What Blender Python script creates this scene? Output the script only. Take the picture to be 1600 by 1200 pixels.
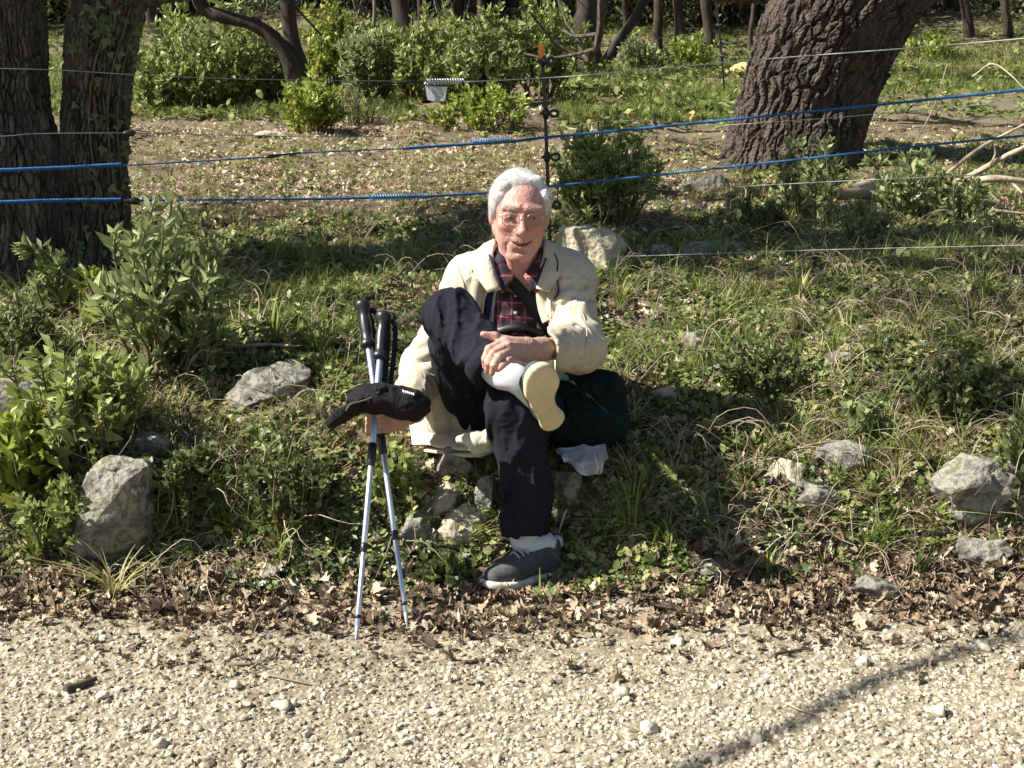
import bpy, math, random
import numpy as np
from mathutils import Vector, Matrix, Euler

rng = np.random.default_rng(11)
random.seed(11)
sc = bpy.context.scene
for o in list(bpy.data.objects):
    bpy.data.objects.remove(o)
COL = sc.collection

# ------------------------------------------------------------------ camera
CAMZ, PITCH, F = 1.5, math.radians(12.6), 2323.4
cd = bpy.data.cameras.new('camera')
cd.sensor_width = 36.0
cd.lens = 36.0 * F / 1600.0
cd.clip_start, cd.clip_end = 0.05, 500.0
cam = bpy.data.objects.new('camera', cd)
COL.objects.link(cam)
cam.location = (0, 0, CAMZ)
cam.rotation_euler = (math.pi / 2 - PITCH, 0, 0)
sc.camera = cam

# ------------------------------------------------------------------ sky, sun, exposure
SUN_EL, SUN_BEHIND = math.radians(42), math.radians(-10)   # sun at picture left, square to the view
w = bpy.data.worlds.new('World')
sc.world = w
w.use_nodes = True
wt = w.node_tree
bg = wt.nodes['Background']
sky = wt.nodes.new('ShaderNodeTexSky')
sky.sky_type = 'NISHITA'
sky.sun_disc = False
sky.sun_elevation = SUN_EL
sky.sun_rotation = -math.pi / 2 + SUN_BEHIND
sky.air_density, sky.dust_density = 1.0, 1.0
wt.links.new(sky.outputs[0], bg.inputs[0])
bg.inputs[1].default_value = 0.052
TO_SUN = Vector((-math.cos(SUN_EL) * math.cos(SUN_BEHIND), math.cos(SUN_EL) * math.sin(SUN_BEHIND), math.sin(SUN_EL)))
sd = bpy.data.lights.new('sun', 'SUN')
sd.energy, sd.angle, sd.color = 5.0, math.radians(0.53), (1.0, 0.955, 0.885)
sun = bpy.data.objects.new('sun', sd)
COL.objects.link(sun)
sun.location = (-8, 3, 9)
sun.rotation_euler = (-TO_SUN).to_track_quat('-Z', 'Y').to_euler()
vs = sc.view_settings
vs.view_transform, vs.look, vs.gamma, vs.use_curve_mapping = 'Standard', 'None', 1.0, False
vs.exposure = 1.2
cy = sc.cycles
cy.max_bounces, cy.diffuse_bounces, cy.glossy_bounces, cy.transmission_bounces, cy.transparent_max_bounces = 6, 3, 2, 4, 6
cy.use_denoising = True
cy.caustics_reflective = cy.caustics_refractive = False

# ------------------------------------------------------------------ projection helpers (pixel of the photograph -> place)
CT, ST = math.cos(PITCH), math.sin(PITCH)
def ray(u, v):
    a, b = (u - 800) / F, -(v - 600) / F
    return np.array([a, CT + b * ST, -ST + b * CT])
def P(u, v, Y):
    d = ray(u, v)
    t = Y / d[1]
    return np.array([d[0] * t, Y, CAMZ + d[2] * t])
def axial(p):
    return p[1] * CT - (p[2] - CAMZ) * ST
def ppm(p):                       # photograph pixels per metre at a point
    return F / axial(p)

# ------------------------------------------------------------------ noise
_perm = np.random.default_rng(3).permutation(256)
_perm = np.concatenate([_perm, _perm, _perm])
_grad = np.random.default_rng(4).normal(size=(256, 3))
_grad /= np.linalg.norm(_grad, axis=1)[:, None]
def noise(p):
    p = np.asarray(p, dtype=float)
    i = np.floor(p).astype(int)
    f = p - i
    i &= 255
    u = f * f * f * (f * (f * 6 - 15) + 10)
    out = 0
    for dx in (0, 1):
        wx = u[..., 0] if dx else 1 - u[..., 0]
        for dy in (0, 1):
            wy = u[..., 1] if dy else 1 - u[..., 1]
            for dz in (0, 1):
                wz = u[..., 2] if dz else 1 - u[..., 2]
                h = _perm[_perm[_perm[(i[..., 0] + dx) & 255] + ((i[..., 1] + dy) & 255)] + ((i[..., 2] + dz) & 255)]
                g = _grad[h]
                out = out + wx * wy * wz * (g[..., 0] * (f[..., 0] - dx) + g[..., 1] * (f[..., 1] - dy) + g[..., 2] * (f[..., 2] - dz))
    return out * 1.5
def fbm(p, octv=3):
    p = np.asarray(p, float)
    s, a = 0, 1.0
    for k in range(octv):
        s = s + a * noise(p * 2 ** k + 17.3 * k)
        a *= 0.5
    return s
def n2(x, y, f, seed=0.0):
    x = np.asarray(x, float); y = np.asarray(y, float)
    return noise(np.stack([x * f, y * f, np.zeros_like(x) + seed], -1))

# ------------------------------------------------------------------ terrain height
_PY = np.array([-40, 3.45, 3.75, 3.95, 4.08, 4.18, 4.28, 4.45, 4.8, 5.5, 6.5, 8.3, 12, 16, 22, 30, 45, 90, 200])
_PZ = np.array([0, 0, .012, .05, .13, .24, .315, .365, .45, .55, .63, .745, .93, 1.12, 1.5, 2.9, 7.5, 24, 60])
def H(x, y):
    x = np.asarray(x, float); y = np.asarray(y, float)
    yw = y + 0.10 * n2(x, y, 0.9, 5.1) * np.clip((y - 3.3) / 0.6, 0, 1) * np.clip((np.abs(x) - .25) / .5, 0, 1)
    z = np.interp(yw, _PY, _PZ)
    k = np.clip((y - 3.7) / 0.6, 0, 1)
    calm = 1 - .75 * np.exp(-(x / .55) ** 4 - ((y - 4.3) / .5) ** 4)      # steadier round the seat
    z = z + k * calm * (0.060 * n2(x, y, 1.7, 1.1) + 0.030 * n2(x, y, 5.3, 2.2) + .012 * n2(x, y, 11.0, 6.2))
    z = z + 0.012 * n2(x, y, 1.1, 7.7) + 0.004 * n2(x, y, 6.0, 3.3) * (1 - k)
    wf = np.exp(-((x - .05) / .24) ** 2 - ((y - 3.99) / .15) ** 2)
    z = z * (1 - wf) + .012 * wf            # the hollow where the foot stands
    far = np.clip((y - 8) / 20, 0, 1)
    z = z + far * 0.25 * n2(x, y, 0.16, 9.1)
    return z
_TS = np.geomspace(2.0, 160, 5000)
def G(u, v):
    d = ray(u, v)
    pts = np.array([0, 0, CAMZ]) + _TS[:, None] * d
    below = pts[:, 2] < H(pts[:, 0], pts[:, 1])
    i = int(np.argmax(below)) if below.any() else len(_TS) - 1
    p = pts[i].copy()
    p[2] = float(H(p[0], p[1]))
    return p
def proj(p):
    p = np.asarray(p, float)
    q = p - np.array([0, 0, CAMZ])
    dep = q[..., 1] * CT - q[..., 2] * ST
    up = q[..., 1] * ST + q[..., 2] * CT
    return 800 + F * q[..., 0] / dep, 600 - F * up / dep

# ------------------------------------------------------------------ object helpers
def np_mesh(name, verts, faces, smooth=True):
    """verts n x 3; faces: one array m x k, or a list of arrays (different k)"""
    verts = np.asarray(verts, dtype=np.float32)
    if not isinstance(faces, list):
        faces = [faces]
    faces = [np.asarray(f, dtype=np.int32) for f in faces if len(f)]
    me = bpy.data.meshes.new(name)
    me.vertices.add(len(verts))
    me.vertices.foreach_set('co', verts.ravel())
    li = np.concatenate([f.ravel() for f in faces])
    ls, tot = [], 0
    for f in faces:
        ls.append(tot + np.arange(len(f)) * f.shape[1])
        tot += f.size
    ls = np.concatenate(ls).astype(np.int32)
    me.loops.add(len(li))
    me.loops.foreach_set('vertex_index', li)
    me.polygons.add(len(ls))
    me.polygons.foreach_set('loop_start', ls)
    me.polygons.foreach_set('use_smooth', np.full(len(ls), smooth))
    me.update(calc_edges=True)
    me.validate()
    return me
def vattr(me, name, vals):
    vals = np.asarray(vals, dtype=np.float32)
    if vals.ndim == 1:
        a = me.attributes.new(name, 'FLOAT', 'POINT')
        a.data.foreach_set('value', vals)
    else:
        a = me.attributes.new(name, 'FLOAT_COLOR', 'POINT')
        c = np.ones((len(vals), 4), np.float32); c[:, :3] = vals
        a.data.foreach_set('color', c.ravel())
def tag(o, label=None, cat=None, group=None, kind=None):
    if label: o['label'] = label
    if cat: o['category'] = cat
    if group: o['group'] = group
    if kind: o['kind'] = kind
    return o
def link(name, me, mat=None, parent=None):
    o = bpy.data.objects.new(name, me)
    COL.objects.link(o)
    if mat is not None:
        me.materials.append(mat)
    if parent is not None:
        o.parent = parent
        if parent.type == 'EMPTY':
            o.matrix_parent_inverse = Matrix.Translation(-Vector(parent.location))
    return o
def obj(name, verts, faces, mat, parent=None, smooth=True):
    return link(name, np_mesh(name, verts, faces, smooth), mat, parent)
def based(name, verts, faces, mat, base, smooth=True):
    """a top-level single mesh whose origin is at its base"""
    o = obj(name, np.asarray(verts) - np.asarray(base), faces, mat, None, smooth)
    o.location = tuple(base)
    return o
def empty(name, loc, label, cat, group=None):
    e = bpy.data.objects.new(name, None)
    COL.objects.link(e)
    e.empty_display_size = 0.05
    e.location = tuple(float(c) for c in loc)
    return tag(e, label, cat, group)
def join(parts):
    vs_, fs, n = [], {}, 0
    for v, f in parts:
        for ff in (f if isinstance(f, list) else [f]):
            if len(ff):
                fs.setdefault(np.asarray(ff).shape[1], []).append(np.asarray(ff) + n)
        vs_.append(v); n += len(v)
    return np.concatenate(vs_), [np.concatenate(x) for x in fs.values()]

def catmull(pts, n):
    pts = np.asarray(pts, float)
    if len(pts) < 3:
        t = np.linspace(0, 1, n)[:, None]
        return pts[0] * (1 - t) + pts[-1] * t
    p = np.concatenate([[2 * pts[0] - pts[1]], pts, [2 * pts[-1] - pts[-2]]])
    t = np.linspace(0, len(pts) - 1 - 1e-9, n)
    i = t.astype(int); f = (t - i)[:, None]
    a, b, c, d = p[i], p[i + 1], p[i + 2], p[i + 3]
    return .5 * ((2 * b) + (-a + c) * f + (2 * a - 5 * b + 4 * c - d) * f ** 2 + (-a + 3 * b - 3 * c + d) * f ** 3)
def frames(path):
    t = np.gradient(path, axis=0)
    t /= np.linalg.norm(t, axis=1)[:, None] + 1e-12
    n = np.zeros_like(t)
    ref = np.array([1., 0, 0]) if abs(t[0, 0]) < .8 else np.array([0, 1., 0])
    v = ref - t[0] * (ref @ t[0]); n[0] = v / np.linalg.norm(v)
    for k in range(1, len(t)):
        v = n[k - 1] - t[k] * (n[k - 1] @ t[k])
        n[k] = v / (np.linalg.norm(v) + 1e-12)
    return t, n, np.cross(t, n)
def tube(path, rad, nseg=8, disp=None, cap=True):
    """disp(angle grid, length grid, points) -> relative radius offset in metres"""
    path = np.asarray(path, float)
    rad = np.broadcast_to(np.asarray(rad, float), (len(path),)) if np.ndim(rad) else np.full(len(path), float(rad))
    t, n, b = frames(path)
    ang = np.linspace(0, 2 * np.pi, nseg, endpoint=False)
    dirs = n[:, None, :] * np.cos(ang)[None, :, None] + b[:, None, :] * np.sin(ang)[None, :, None]
    R = np.repeat(rad[:, None], nseg, 1)
    if disp is not None:
        L = np.concatenate([[0], np.cumsum(np.linalg.norm(np.diff(path, axis=0), axis=1))])
        R = R + disp(np.repeat(ang[None], len(path), 0), np.repeat(L[:, None], nseg, 1), path[:, None] + dirs * R[..., None])
    V = (path[:, None] + dirs * R[..., None]).reshape(-1, 3)
    i = np.arange(len(path) - 1)[:, None] * nseg
    j = np.arange(nseg)[None]
    k = (j + 1) % nseg
    f = np.stack([i + j, i + k, i + nseg + k, i + nseg + j], -1).reshape(-1, 4)
    fs = [f]
    if cap:
        m = len(V)
        V = np.concatenate([V, path[:1], path[-1:]])
        a = np.stack([np.full(nseg, m), k[0], j[0]], -1)
        e = (len(path) - 1) * nseg
        c = np.stack([np.full(nseg, m + 1), e + j[0], e + k[0]], -1)
        fs.append(np.concatenate([a, c]))
    return V, fs
def ribbon(path, wid, normal, thick=.003):
    """flat strap along a path; normal: n x 3 outward"""
    path = np.asarray(path, float); normal = np.asarray(normal, float)
    t = np.gradient(path, axis=0); t /= np.linalg.norm(t, axis=1)[:, None] + 1e-12
    s = np.cross(t, normal); s /= np.linalg.norm(s, axis=1)[:, None] + 1e-12
    wid = np.broadcast_to(wid, (len(path),))[:, None]
    V = np.stack([path - s * wid / 2, path + s * wid / 2, path + s * wid / 2 + normal * thick, path - s * wid / 2 + normal * thick], 1).reshape(-1, 3)
    i = np.arange(len(path) - 1)[:, None] * 4
    j = np.arange(4)[None]; k = (j + 1) % 4
    f = np.stack([i + j, i + k, i + 4 + k, i + 4 + j], -1).reshape(-1, 4)
    e = (len(path) - 1) * 4
    return V, [np.concatenate([f, [[3, 2, 1, 0], [e, e + 1, e + 2, e + 3]]])]
def ico(sub=2):
    import bmesh
    bm = bmesh.new()
    bmesh.ops.create_icosphere(bm, subdivisions=sub, radius=1)
    bm.verts.ensure_lookup_table()
    v = np.array([x.co[:] for x in bm.verts]); f = np.array([[y.index for y in x.verts] for x in bm.faces])
    bm.free()
    return v, f
ICO = {k: ico(k) for k in (1, 2, 3, 4, 5)}

# ------------------------------------------------------------------ materials
def mat(name, base, rough=.8, ramp=None, src='noise', scale=5.0, detail=6.0, bump=0.0, bscale=None, stretch=None,
        spec=.3, metal=0.0, trans=0.0, attr=None, sheen=0.0, crease=None):
    m = bpy.data.materials.new(name)
    m.use_nodes = True
    nt = m.node_tree; N = nt.nodes; L = nt.links
    b = N['Principled BSDF']
    b.inputs['Base Color'].default_value = (*base, 1)
    b.inputs['Roughness'].default_value = rough
    b.inputs['Specular IOR Level'].default_value = spec
    b.inputs['Metallic'].default_value = metal
    if sheen: b.inputs['Sheen Weight'].default_value = sheen
    tc = N.new('ShaderNodeTexCoord')
    mp = N.new('ShaderNodeMapping')
    L.new(tc.outputs['Object'], mp.inputs[0])
    if stretch: mp.inputs['Scale'].default_value = stretch
    col = None
    if ramp:
        cr = N.new('ShaderNodeValToRGB')
        el = cr.color_ramp.elements
        el[0].position, el[0].color = ramp[0][0], (*ramp[0][1], 1)
        el[1].position, el[1].color = ramp[-1][0], (*ramp[-1][1], 1)
        for p_, c_ in ramp[1:-1]:
            e = el.new(p_); e.color = (*c_, 1)
        if src == 'noise':
            nz = N.new('ShaderNodeTexNoise')
            nz.inputs['Scale'].default_value = scale; nz.inputs['Detail'].default_value = detail
            nz.inputs['Roughness'].default_value = .65
            L.new(mp.outputs[0], nz.inputs['Vector']); L.new(nz.outputs[0], cr.inputs[0])
        elif src == 'random':
            oi = N.new('ShaderNodeObjectInfo'); L.new(oi.outputs['Random'], cr.inputs[0])
        elif src == 'attr':
            at = N.new('ShaderNodeAttribute'); at.attribute_name = attr; L.new(at.outputs['Fac'], cr.inputs[0])
        col = cr.outputs[0]
        if src in ('random', 'attr') and detail:
            nz = N.new('ShaderNodeTexNoise'); nz.inputs['Scale'].default_value = scale; nz.inputs['Detail'].default_value = 4
            L.new(mp.outputs[0], nz.inputs['Vector'])
            mr = N.new('ShaderNodeMapRange'); mr.inputs[1].default_value = .3; mr.inputs[2].default_value = .7
            mr.inputs[3].default_value = .72; mr.inputs[4].default_value = 1.25
            L.new(nz.outputs[0], mr.inputs[0])
            mx = N.new('ShaderNodeMix'); mx.data_type = 'RGBA'; mx.blend_type = 'MULTIPLY'; mx.inputs[0].default_value = 1
            L.new(col, mx.inputs[6]); L.new(mr.outputs[0], mx.inputs[7])
            col = mx.outputs[2]
        L.new(col, b.inputs['Base Color'])
    elif attr:
        at = N.new('ShaderNodeAttribute'); at.attribute_name = attr
        col = at.outputs['Color']; L.new(col, b.inputs['Base Color'])
    if bump:
        nb = N.new('ShaderNodeTexNoise'); nb.inputs['Scale'].default_value = bscale or scale * 3; nb.inputs['Detail'].default_value = 5
        L.new(mp.outputs[0], nb.inputs['Vector'])
        bp = N.new('ShaderNodeBump'); bp.inputs['Strength'].default_value = min(1, bump); bp.inputs['Distance'].default_value = .01 * max(1, bump) if (bscale or scale * 3) < 150 else .0012
        L.new(nb.outputs[0], bp.inputs['Height']); L.new(bp.outputs[0], b.inputs['Normal'])
    if crease:                                 # narrow pressed-in creases: ridged, distorted noise
        cs, cst, cdist = crease
        nc = N.new('ShaderNodeTexNoise'); nc.inputs['Scale'].default_value = cs; nc.inputs['Detail'].default_value = 2.0; nc.inputs['Distortion'].default_value = 1.4
        L.new(mp.outputs[0], nc.inputs['Vector'])
        m1 = N.new('ShaderNodeMath'); m1.operation = 'SUBTRACT'; m1.inputs[1].default_value = .5; L.new(nc.outputs[0], m1.inputs[0])
        m2 = N.new('ShaderNodeMath'); m2.operation = 'ABSOLUTE'; L.new(m1.outputs[0], m2.inputs[0])
        m3 = N.new('ShaderNodeMapRange'); m3.inputs[1].default_value = 0; m3.inputs[2].default_value = .10; m3.inputs[3].default_value = 1; m3.inputs[4].default_value = 0
        L.new(m2.outputs[0], m3.inputs[0])
        bc = N.new('ShaderNodeBump'); bc.inputs['Strength'].default_value = cst; bc.inputs['Distance'].default_value = cdist
        L.new(m3.outputs[0], bc.inputs['Height'])
        if bump: L.new(bp.outputs[0], bc.inputs['Normal'])
        L.new(bc.outputs[0], b.inputs['Normal'])
    if trans:
        tr = N.new('ShaderNodeBsdfTranslucent')
        if col is not None: L.new(col, tr.inputs[0])
        else: tr.inputs[0].default_value = (*base, 1)
        ms = N.new('ShaderNodeMixShader'); ms.inputs[0].default_value = trans
        L.new(b.outputs[0], ms.inputs[1]); L.new(tr.outputs[0], ms.inputs[2])
        L.new(ms.outputs[0], N['Material Output'].inputs[0])
    return m

M = {}
M['soil'] = mat('soil', (.1, .07, .05), .95, [(.3, (.075, .057, .037)), (.5, (.17, .13, .082)), (.62, (.12, .11, .05)), (.75, (.30, .235, .15))], scale=6, bump=1, bscale=40)
M['gravel_bed'] = mat('gravel_bed', (.3, .25, .2), .95, [(.32, (.11, .088, .056)), (.48, (.24, .20, .13)), (.68, (.42, .36, .25))], scale=22, bump=1, bscale=70)
M['pebble'] = mat('pebble', (.5, .45, .35), .85, [(0, (.18, .146, .10)), (.15, (.31, .262, .186)), (.45, (.455, .40, .29)), (.85, (.56, .50, .375)), (1, (.67, .62, .50))], src='random', scale=30, bump=.4, bscale=90)
M['pebble_big'] = mat('pebble_big', (.55, .5, .42), .85, [(.25, (.36, .31, .23)), (.5, (.52, .46, .35)), (.75, (.62, .57, .46))], scale=18, bump=.6, bscale=60)
M['rock'] = mat('rock', (.35, .33, .3), .92, [(.32, (.04, .038, .032)), (.43, (.13, .122, .10)), (.51, (.27, .255, .215)), (.57, (.105, .115, .05)), (.66, (.36, .34, .29)), (.76, (.16, .145, .11))], scale=11, detail=10, bump=1.6, bscale=38)
M['pebble_dirty'] = mat('pebble_dirty', (.3, .25, .18), .92, [(0, (.10, .08, .055)), (.2, (.19, .155, .11)), (.55, (.30, .255, .185)), (1, (.44, .385, .29))], src='random', scale=30, bump=.4, bscale=90)
M['rock_pale'] = mat('rock_pale', (.5, .46, .36), .92, [(.28, (.11, .09, .06)), (.40, (.30, .26, .18)), (.52, (.47, .42, .30)), (.62, (.27, .24, .17)), (.74, (.56, .51, .39))], scale=12, detail=10, bump=1.6, bscale=36)
M['rock_yellow'] = mat('rock_yellow', (.6, .45, .2), .9, [(.3, (.42, .28, .1)), (.7, (.66, .52, .26))], scale=6, bump=.8)
M['dead_leaf'] = mat('dead_leaf', (.2, .12, .07), .75, [(0, (.045, .031, .020)), (.22, (.12, .082, .050)), (.5, (.23, .163, .102)), (.75, (.36, .275, .18)), (1, (.53, .44, .31))], src='random', scale=22, trans=.12)
M['pale_leaf'] = mat('pale_leaf', (.4, .3, .2), .75, [(0, (.15, .095, .055)), (.3, (.34, .25, .15)), (.7, (.54, .43, .28)), (1, (.68, .60, .44))], src='random', scale=22, trans=.12)
M['ivy'] = mat('ivy', (.05, .09, .03), .42, [(0, (.03, .05, .016)), (.4, (.08, .115, .036)), (.75, (.16, .20, .07)), (1, (.27, .30, .13))], src='random', scale=25, trans=.15, spec=.45)
M['herb'] = mat('herb', (.08, .13, .03), .5, [(0, (.07, .10, .022)), (.5, (.175, .225, .058)), (.85, (.30, .34, .12)), (1, (.38, .33, .14))], src='random', scale=25, trans=.25)
M['grass'] = mat('grass', (.08, .13, .03), .5, [(0, (.07, .105, .018)), (.5, (.165, .215, .042)), (.85, (.26, .30, .075)), (1, (.42, .38, .17))], src='random', scale=4, detail=0, trans=.3)
M['grass_dry'] = mat('grass_dry', (.3, .25, .12), .6, [(0, (.20, .15, .065)), (.6, (.36, .29, .14)), (1, (.16, .18, .06))], src='random', scale=4, detail=0, trans=.25)
M['shrub_leaf'] = mat('shrub_leaf', (.13, .18, .07), .45, [(0, (.11, .145, .035)), (.5, (.28, .335, .10)), (.85, (.42, .47, .18)), (1, (.55, .58, .30))], src='attr', attr='var', scale=20, detail=0, trans=.38, spec=.4)
M['sage_leaf'] = mat('sage_leaf', (.13, .18, .1), .55, [(0, (.10, .13, .045)), (.5, (.27, .32, .125)), (1, (.48, .53, .27))], src='attr', attr='var', scale=20, detail=0, trans=.38, spec=.35)
M['bright_leaf'] = mat('bright_leaf', (.13, .2, .03), .42, [(0, (.11, .155, .022)), (.5, (.28, .345, .055)), (1, (.45, .49, .12))], src='attr', attr='var', scale=20, detail=0, trans=.38, spec=.4)
M['dark_leaf'] = mat('dark_leaf', (.05, .08, .03), .45, [(0, (.04, .06, .018)), (.5, (.12, .155, .05)), (1, (.26, .29, .12))], src='attr', attr='var', scale=20, detail=0, trans=.38, spec=.4)
M['stem'] = mat('stem', (.14, .11, .06), .8, [(.3, (.08, .065, .035)), (.7, (.17, .14, .07))], scale=20)
M['bark'] = mat('bark', (.07, .055, .04), .95, [(.3, (.012, .010, .009)), (.46, (.055, .046, .036)), (.58, (.11, .092, .072)), (.76, (.20, .172, .14))], scale=30, bump=2, bscale=34, stretch=(1, 1, .16))
M['bark_brown'] = mat('bark_brown', (.12, .08, .055), .95, [(.3, (.012, .0095, .008)), (.44, (.048, .037, .029)), (.54, (.10, .077, .06)), (.62, (.055, .047, .038)), (.78, (.19, .155, .12))], scale=14, detail=10, bump=2.0, bscale=45, stretch=(1, 1, .4))
M['bark_far'] = mat('bark_far', (.05, .04, .03), .95, [(.3, (.02, .016, .012)), (.6, (.055, .044, .033)), (.8, (.11, .095, .075))], scale=9, bump=.8, stretch=(1, 1, .3))
M['twig'] = mat('twig', (.2, .16, .11), .85, [(.3, (.11, .085, .055)), (.7, (.3, .25, .18))], scale=30)
M['twig_dark'] = mat('twig_dark', (.07, .05, .035), .85, [(.3, (.04, .03, .02)), (.7, (.10, .075, .05))], scale=30)
M['twig_pale'] = mat('twig_pale', (.45, .37, .27), .85, [(.3, (.26, .2, .13)), (.55, (.42, .34, .24)), (.75, (.52, .44, .33))], scale=14, bump=.5)
M['cut_wood'] = mat('cut_wood', (.5, .36, .2), .8, [(.3, (.42, .28, .14)), (.7, (.6, .45, .27))], scale=30)
M['grey_twig'] = mat('grey_twig', (.2, .18, .15), .9, [(.3, (.09, .08, .065)), (.7, (.22, .20, .165))], scale=12)
M['blue_rope'] = mat('blue_rope', (.02, .13, .45), .6, [(.3, (.010, .060, .19)), (.6, (.025, .115, .31)), (.8, (.08, .20, .40))], scale=60, bump=.5, bscale=200)
M['white_wire'] = mat('white_wire', (.6, .62, .58), .5, [(.3, (.28, .30, .27)), (.7, (.50, .52, .48))], scale=40)
M['grey_wire'] = mat('grey_wire', (.22, .24, .26), .45, metal=.6)
M['spring'] = mat('spring', (.45, .48, .5), .35, metal=.9)
M['blue_spring'] = mat('blue_spring', (.12, .25, .42), .4, metal=.6)
M['black_plastic'] = mat('black_plastic', (.012, .012, .013), .42, spec=.5)
M['orange_plastic'] = mat('orange_plastic', (.75, .25, .04), .5)
M['grey_plastic'] = mat('grey_plastic', (.42, .43, .42), .6, [(.3, (.36, .37, .36)), (.7, (.48, .49, .48))], scale=12)
# ================================================================== the setting: ground
def axis(breaks):
    out = []
    for a, b, s in breaks:
        out.append(np.arange(a, b, s))
    return np.concatenate(out + [[breaks[-1][1]]])
gx = axis([(-120, -30, 6), (-30, -8, 1.0), (-8, -3.2, .2), (-3.2, 3.2, .035), (3.2, 8, .2), (8, 30, 1.0), (30, 120, 6)])
gy = axis([(-60, -4, 4), (-4, 2, .3), (2, 7.5, .035), (7.5, 14, .12), (14, 40, .7), (40, 160, 6)])
XX, YY = np.meshgrid(gx, gy, indexing='ij')
def grid_faces(nx, ny):
    i = np.arange(nx - 1)[:, None] * ny; j = np.arange(ny - 1)[None]
    return np.stack([i + j, i + ny + j, i + ny + j + 1, i + j + 1], -1).reshape(-1, 4)
ground = obj('ground', np.stack([XX, YY, H(XX, YY)], -1).reshape(-1, 3), grid_faces(len(gx), len(gy)), M['soil'])
tag(ground, 'brown woodland soil rising from the track into the wood', 'ground', kind='structure')
px_ = axis([(-60, -4, 2), (-4, 4, .05), (4, 60, 2)]); py_ = axis([(-50, 1.5, 1.5), (1.5, 3.86, .04)])
PX, PY = np.meshgrid(px_, py_, indexing='ij')
PYe = PY + np.where(PY > 3.3, (PY - 3.3) / .5 * .12 * n2(PX, PY * 0, 2.2, 4.0), 0)
path_ = obj('gravel_path', np.stack([PX, PYe, H(PX, PYe) + .004], -1).reshape(-1, 3), grid_faces(len(px_), len(py_)), M['gravel_bed'])
tag(path_, 'pale limestone gravel track along the foot of the bank', 'path', kind='structure')

# ------------------------------------------------------------------ scatter of uncountable stuff
def scatter(name, pts, rot, scl, idx, sources, label, cat, kind='stuff'):
    me = bpy.data.meshes.new(name)
    me.vertices.add(len(pts))
    me.vertices.foreach_set('co', np.asarray(pts, np.float32).ravel())
    a = me.attributes.new('rot', 'FLOAT_VECTOR', 'POINT'); a.data.foreach_set('vector', np.asarray(rot, np.float32).ravel())
    scl = np.asarray(scl, np.float32)
    if scl.ndim == 1: scl = np.repeat(scl[:, None], 3, 1)
    a = me.attributes.new('scl', 'FLOAT_VECTOR', 'POINT'); a.data.foreach_set('vector', np.ascontiguousarray(scl).ravel())
    a = me.attributes.new('idx', 'INT', 'POINT'); a.data.foreach_set('value', np.asarray(idx, np.int32))
    o = bpy.data.objects.new(name, me); COL.objects.link(o)
    c = bpy.data.collections.new(name + '_pieces')
    for k, (sme) in enumerate(sources):
        so = bpy.data.objects.new('%s_piece_%02d' % (name, k), sme); c.objects.link(so)
    ng = bpy.data.node_groups.new(name + '_nodes', 'GeometryNodeTree')
    ng.interface.new_socket('Geometry', in_out='INPUT', socket_type='NodeSocketGeometry')
    ng.interface.new_socket('Geometry', in_out='OUTPUT', socket_type='NodeSocketGeometry')
    N, L = ng.nodes, ng.links
    gi, go = N.new('NodeGroupInput'), N.new('NodeGroupOutput')
    ip = N.new('GeometryNodeInstanceOnPoints'); ci = N.new('GeometryNodeCollectionInfo')
    ci.inputs['Collection'].default_value = c
    ci.inputs['Separate Children'].default_value = True; ci.inputs['Reset Children'].default_value = True
    ip.inputs['Pick Instance'].default_value = True
    def na(nm, ty):
        n = N.new('GeometryNodeInputNamedAttribute'); n.data_type = ty; n.inputs[0].default_value = nm
        return [s for s in n.outputs if s.enabled and s.name == 'Attribute'][0]
    L.new(gi.outputs[0], ip.inputs['Points']); L.new(ci.outputs[0], ip.inputs['Instance'])
    L.new(na('idx', 'INT'), ip.inputs['Instance Index'])
    er = N.new('FunctionNodeEulerToRotation'); L.new(na('rot', 'FLOAT_VECTOR'), er.inputs[0]); L.new(er.outputs[0], ip.inputs['Rotation'])
    L.new(na('scl', 'FLOAT_VECTOR'), ip.inputs['Scale'])
    L.new(ip.outputs[0], go.inputs[0])
    md = o.modifiers.new('scatter', 'NODES'); md.node_group = ng
    return tag(o, label, cat, kind=kind)

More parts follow.
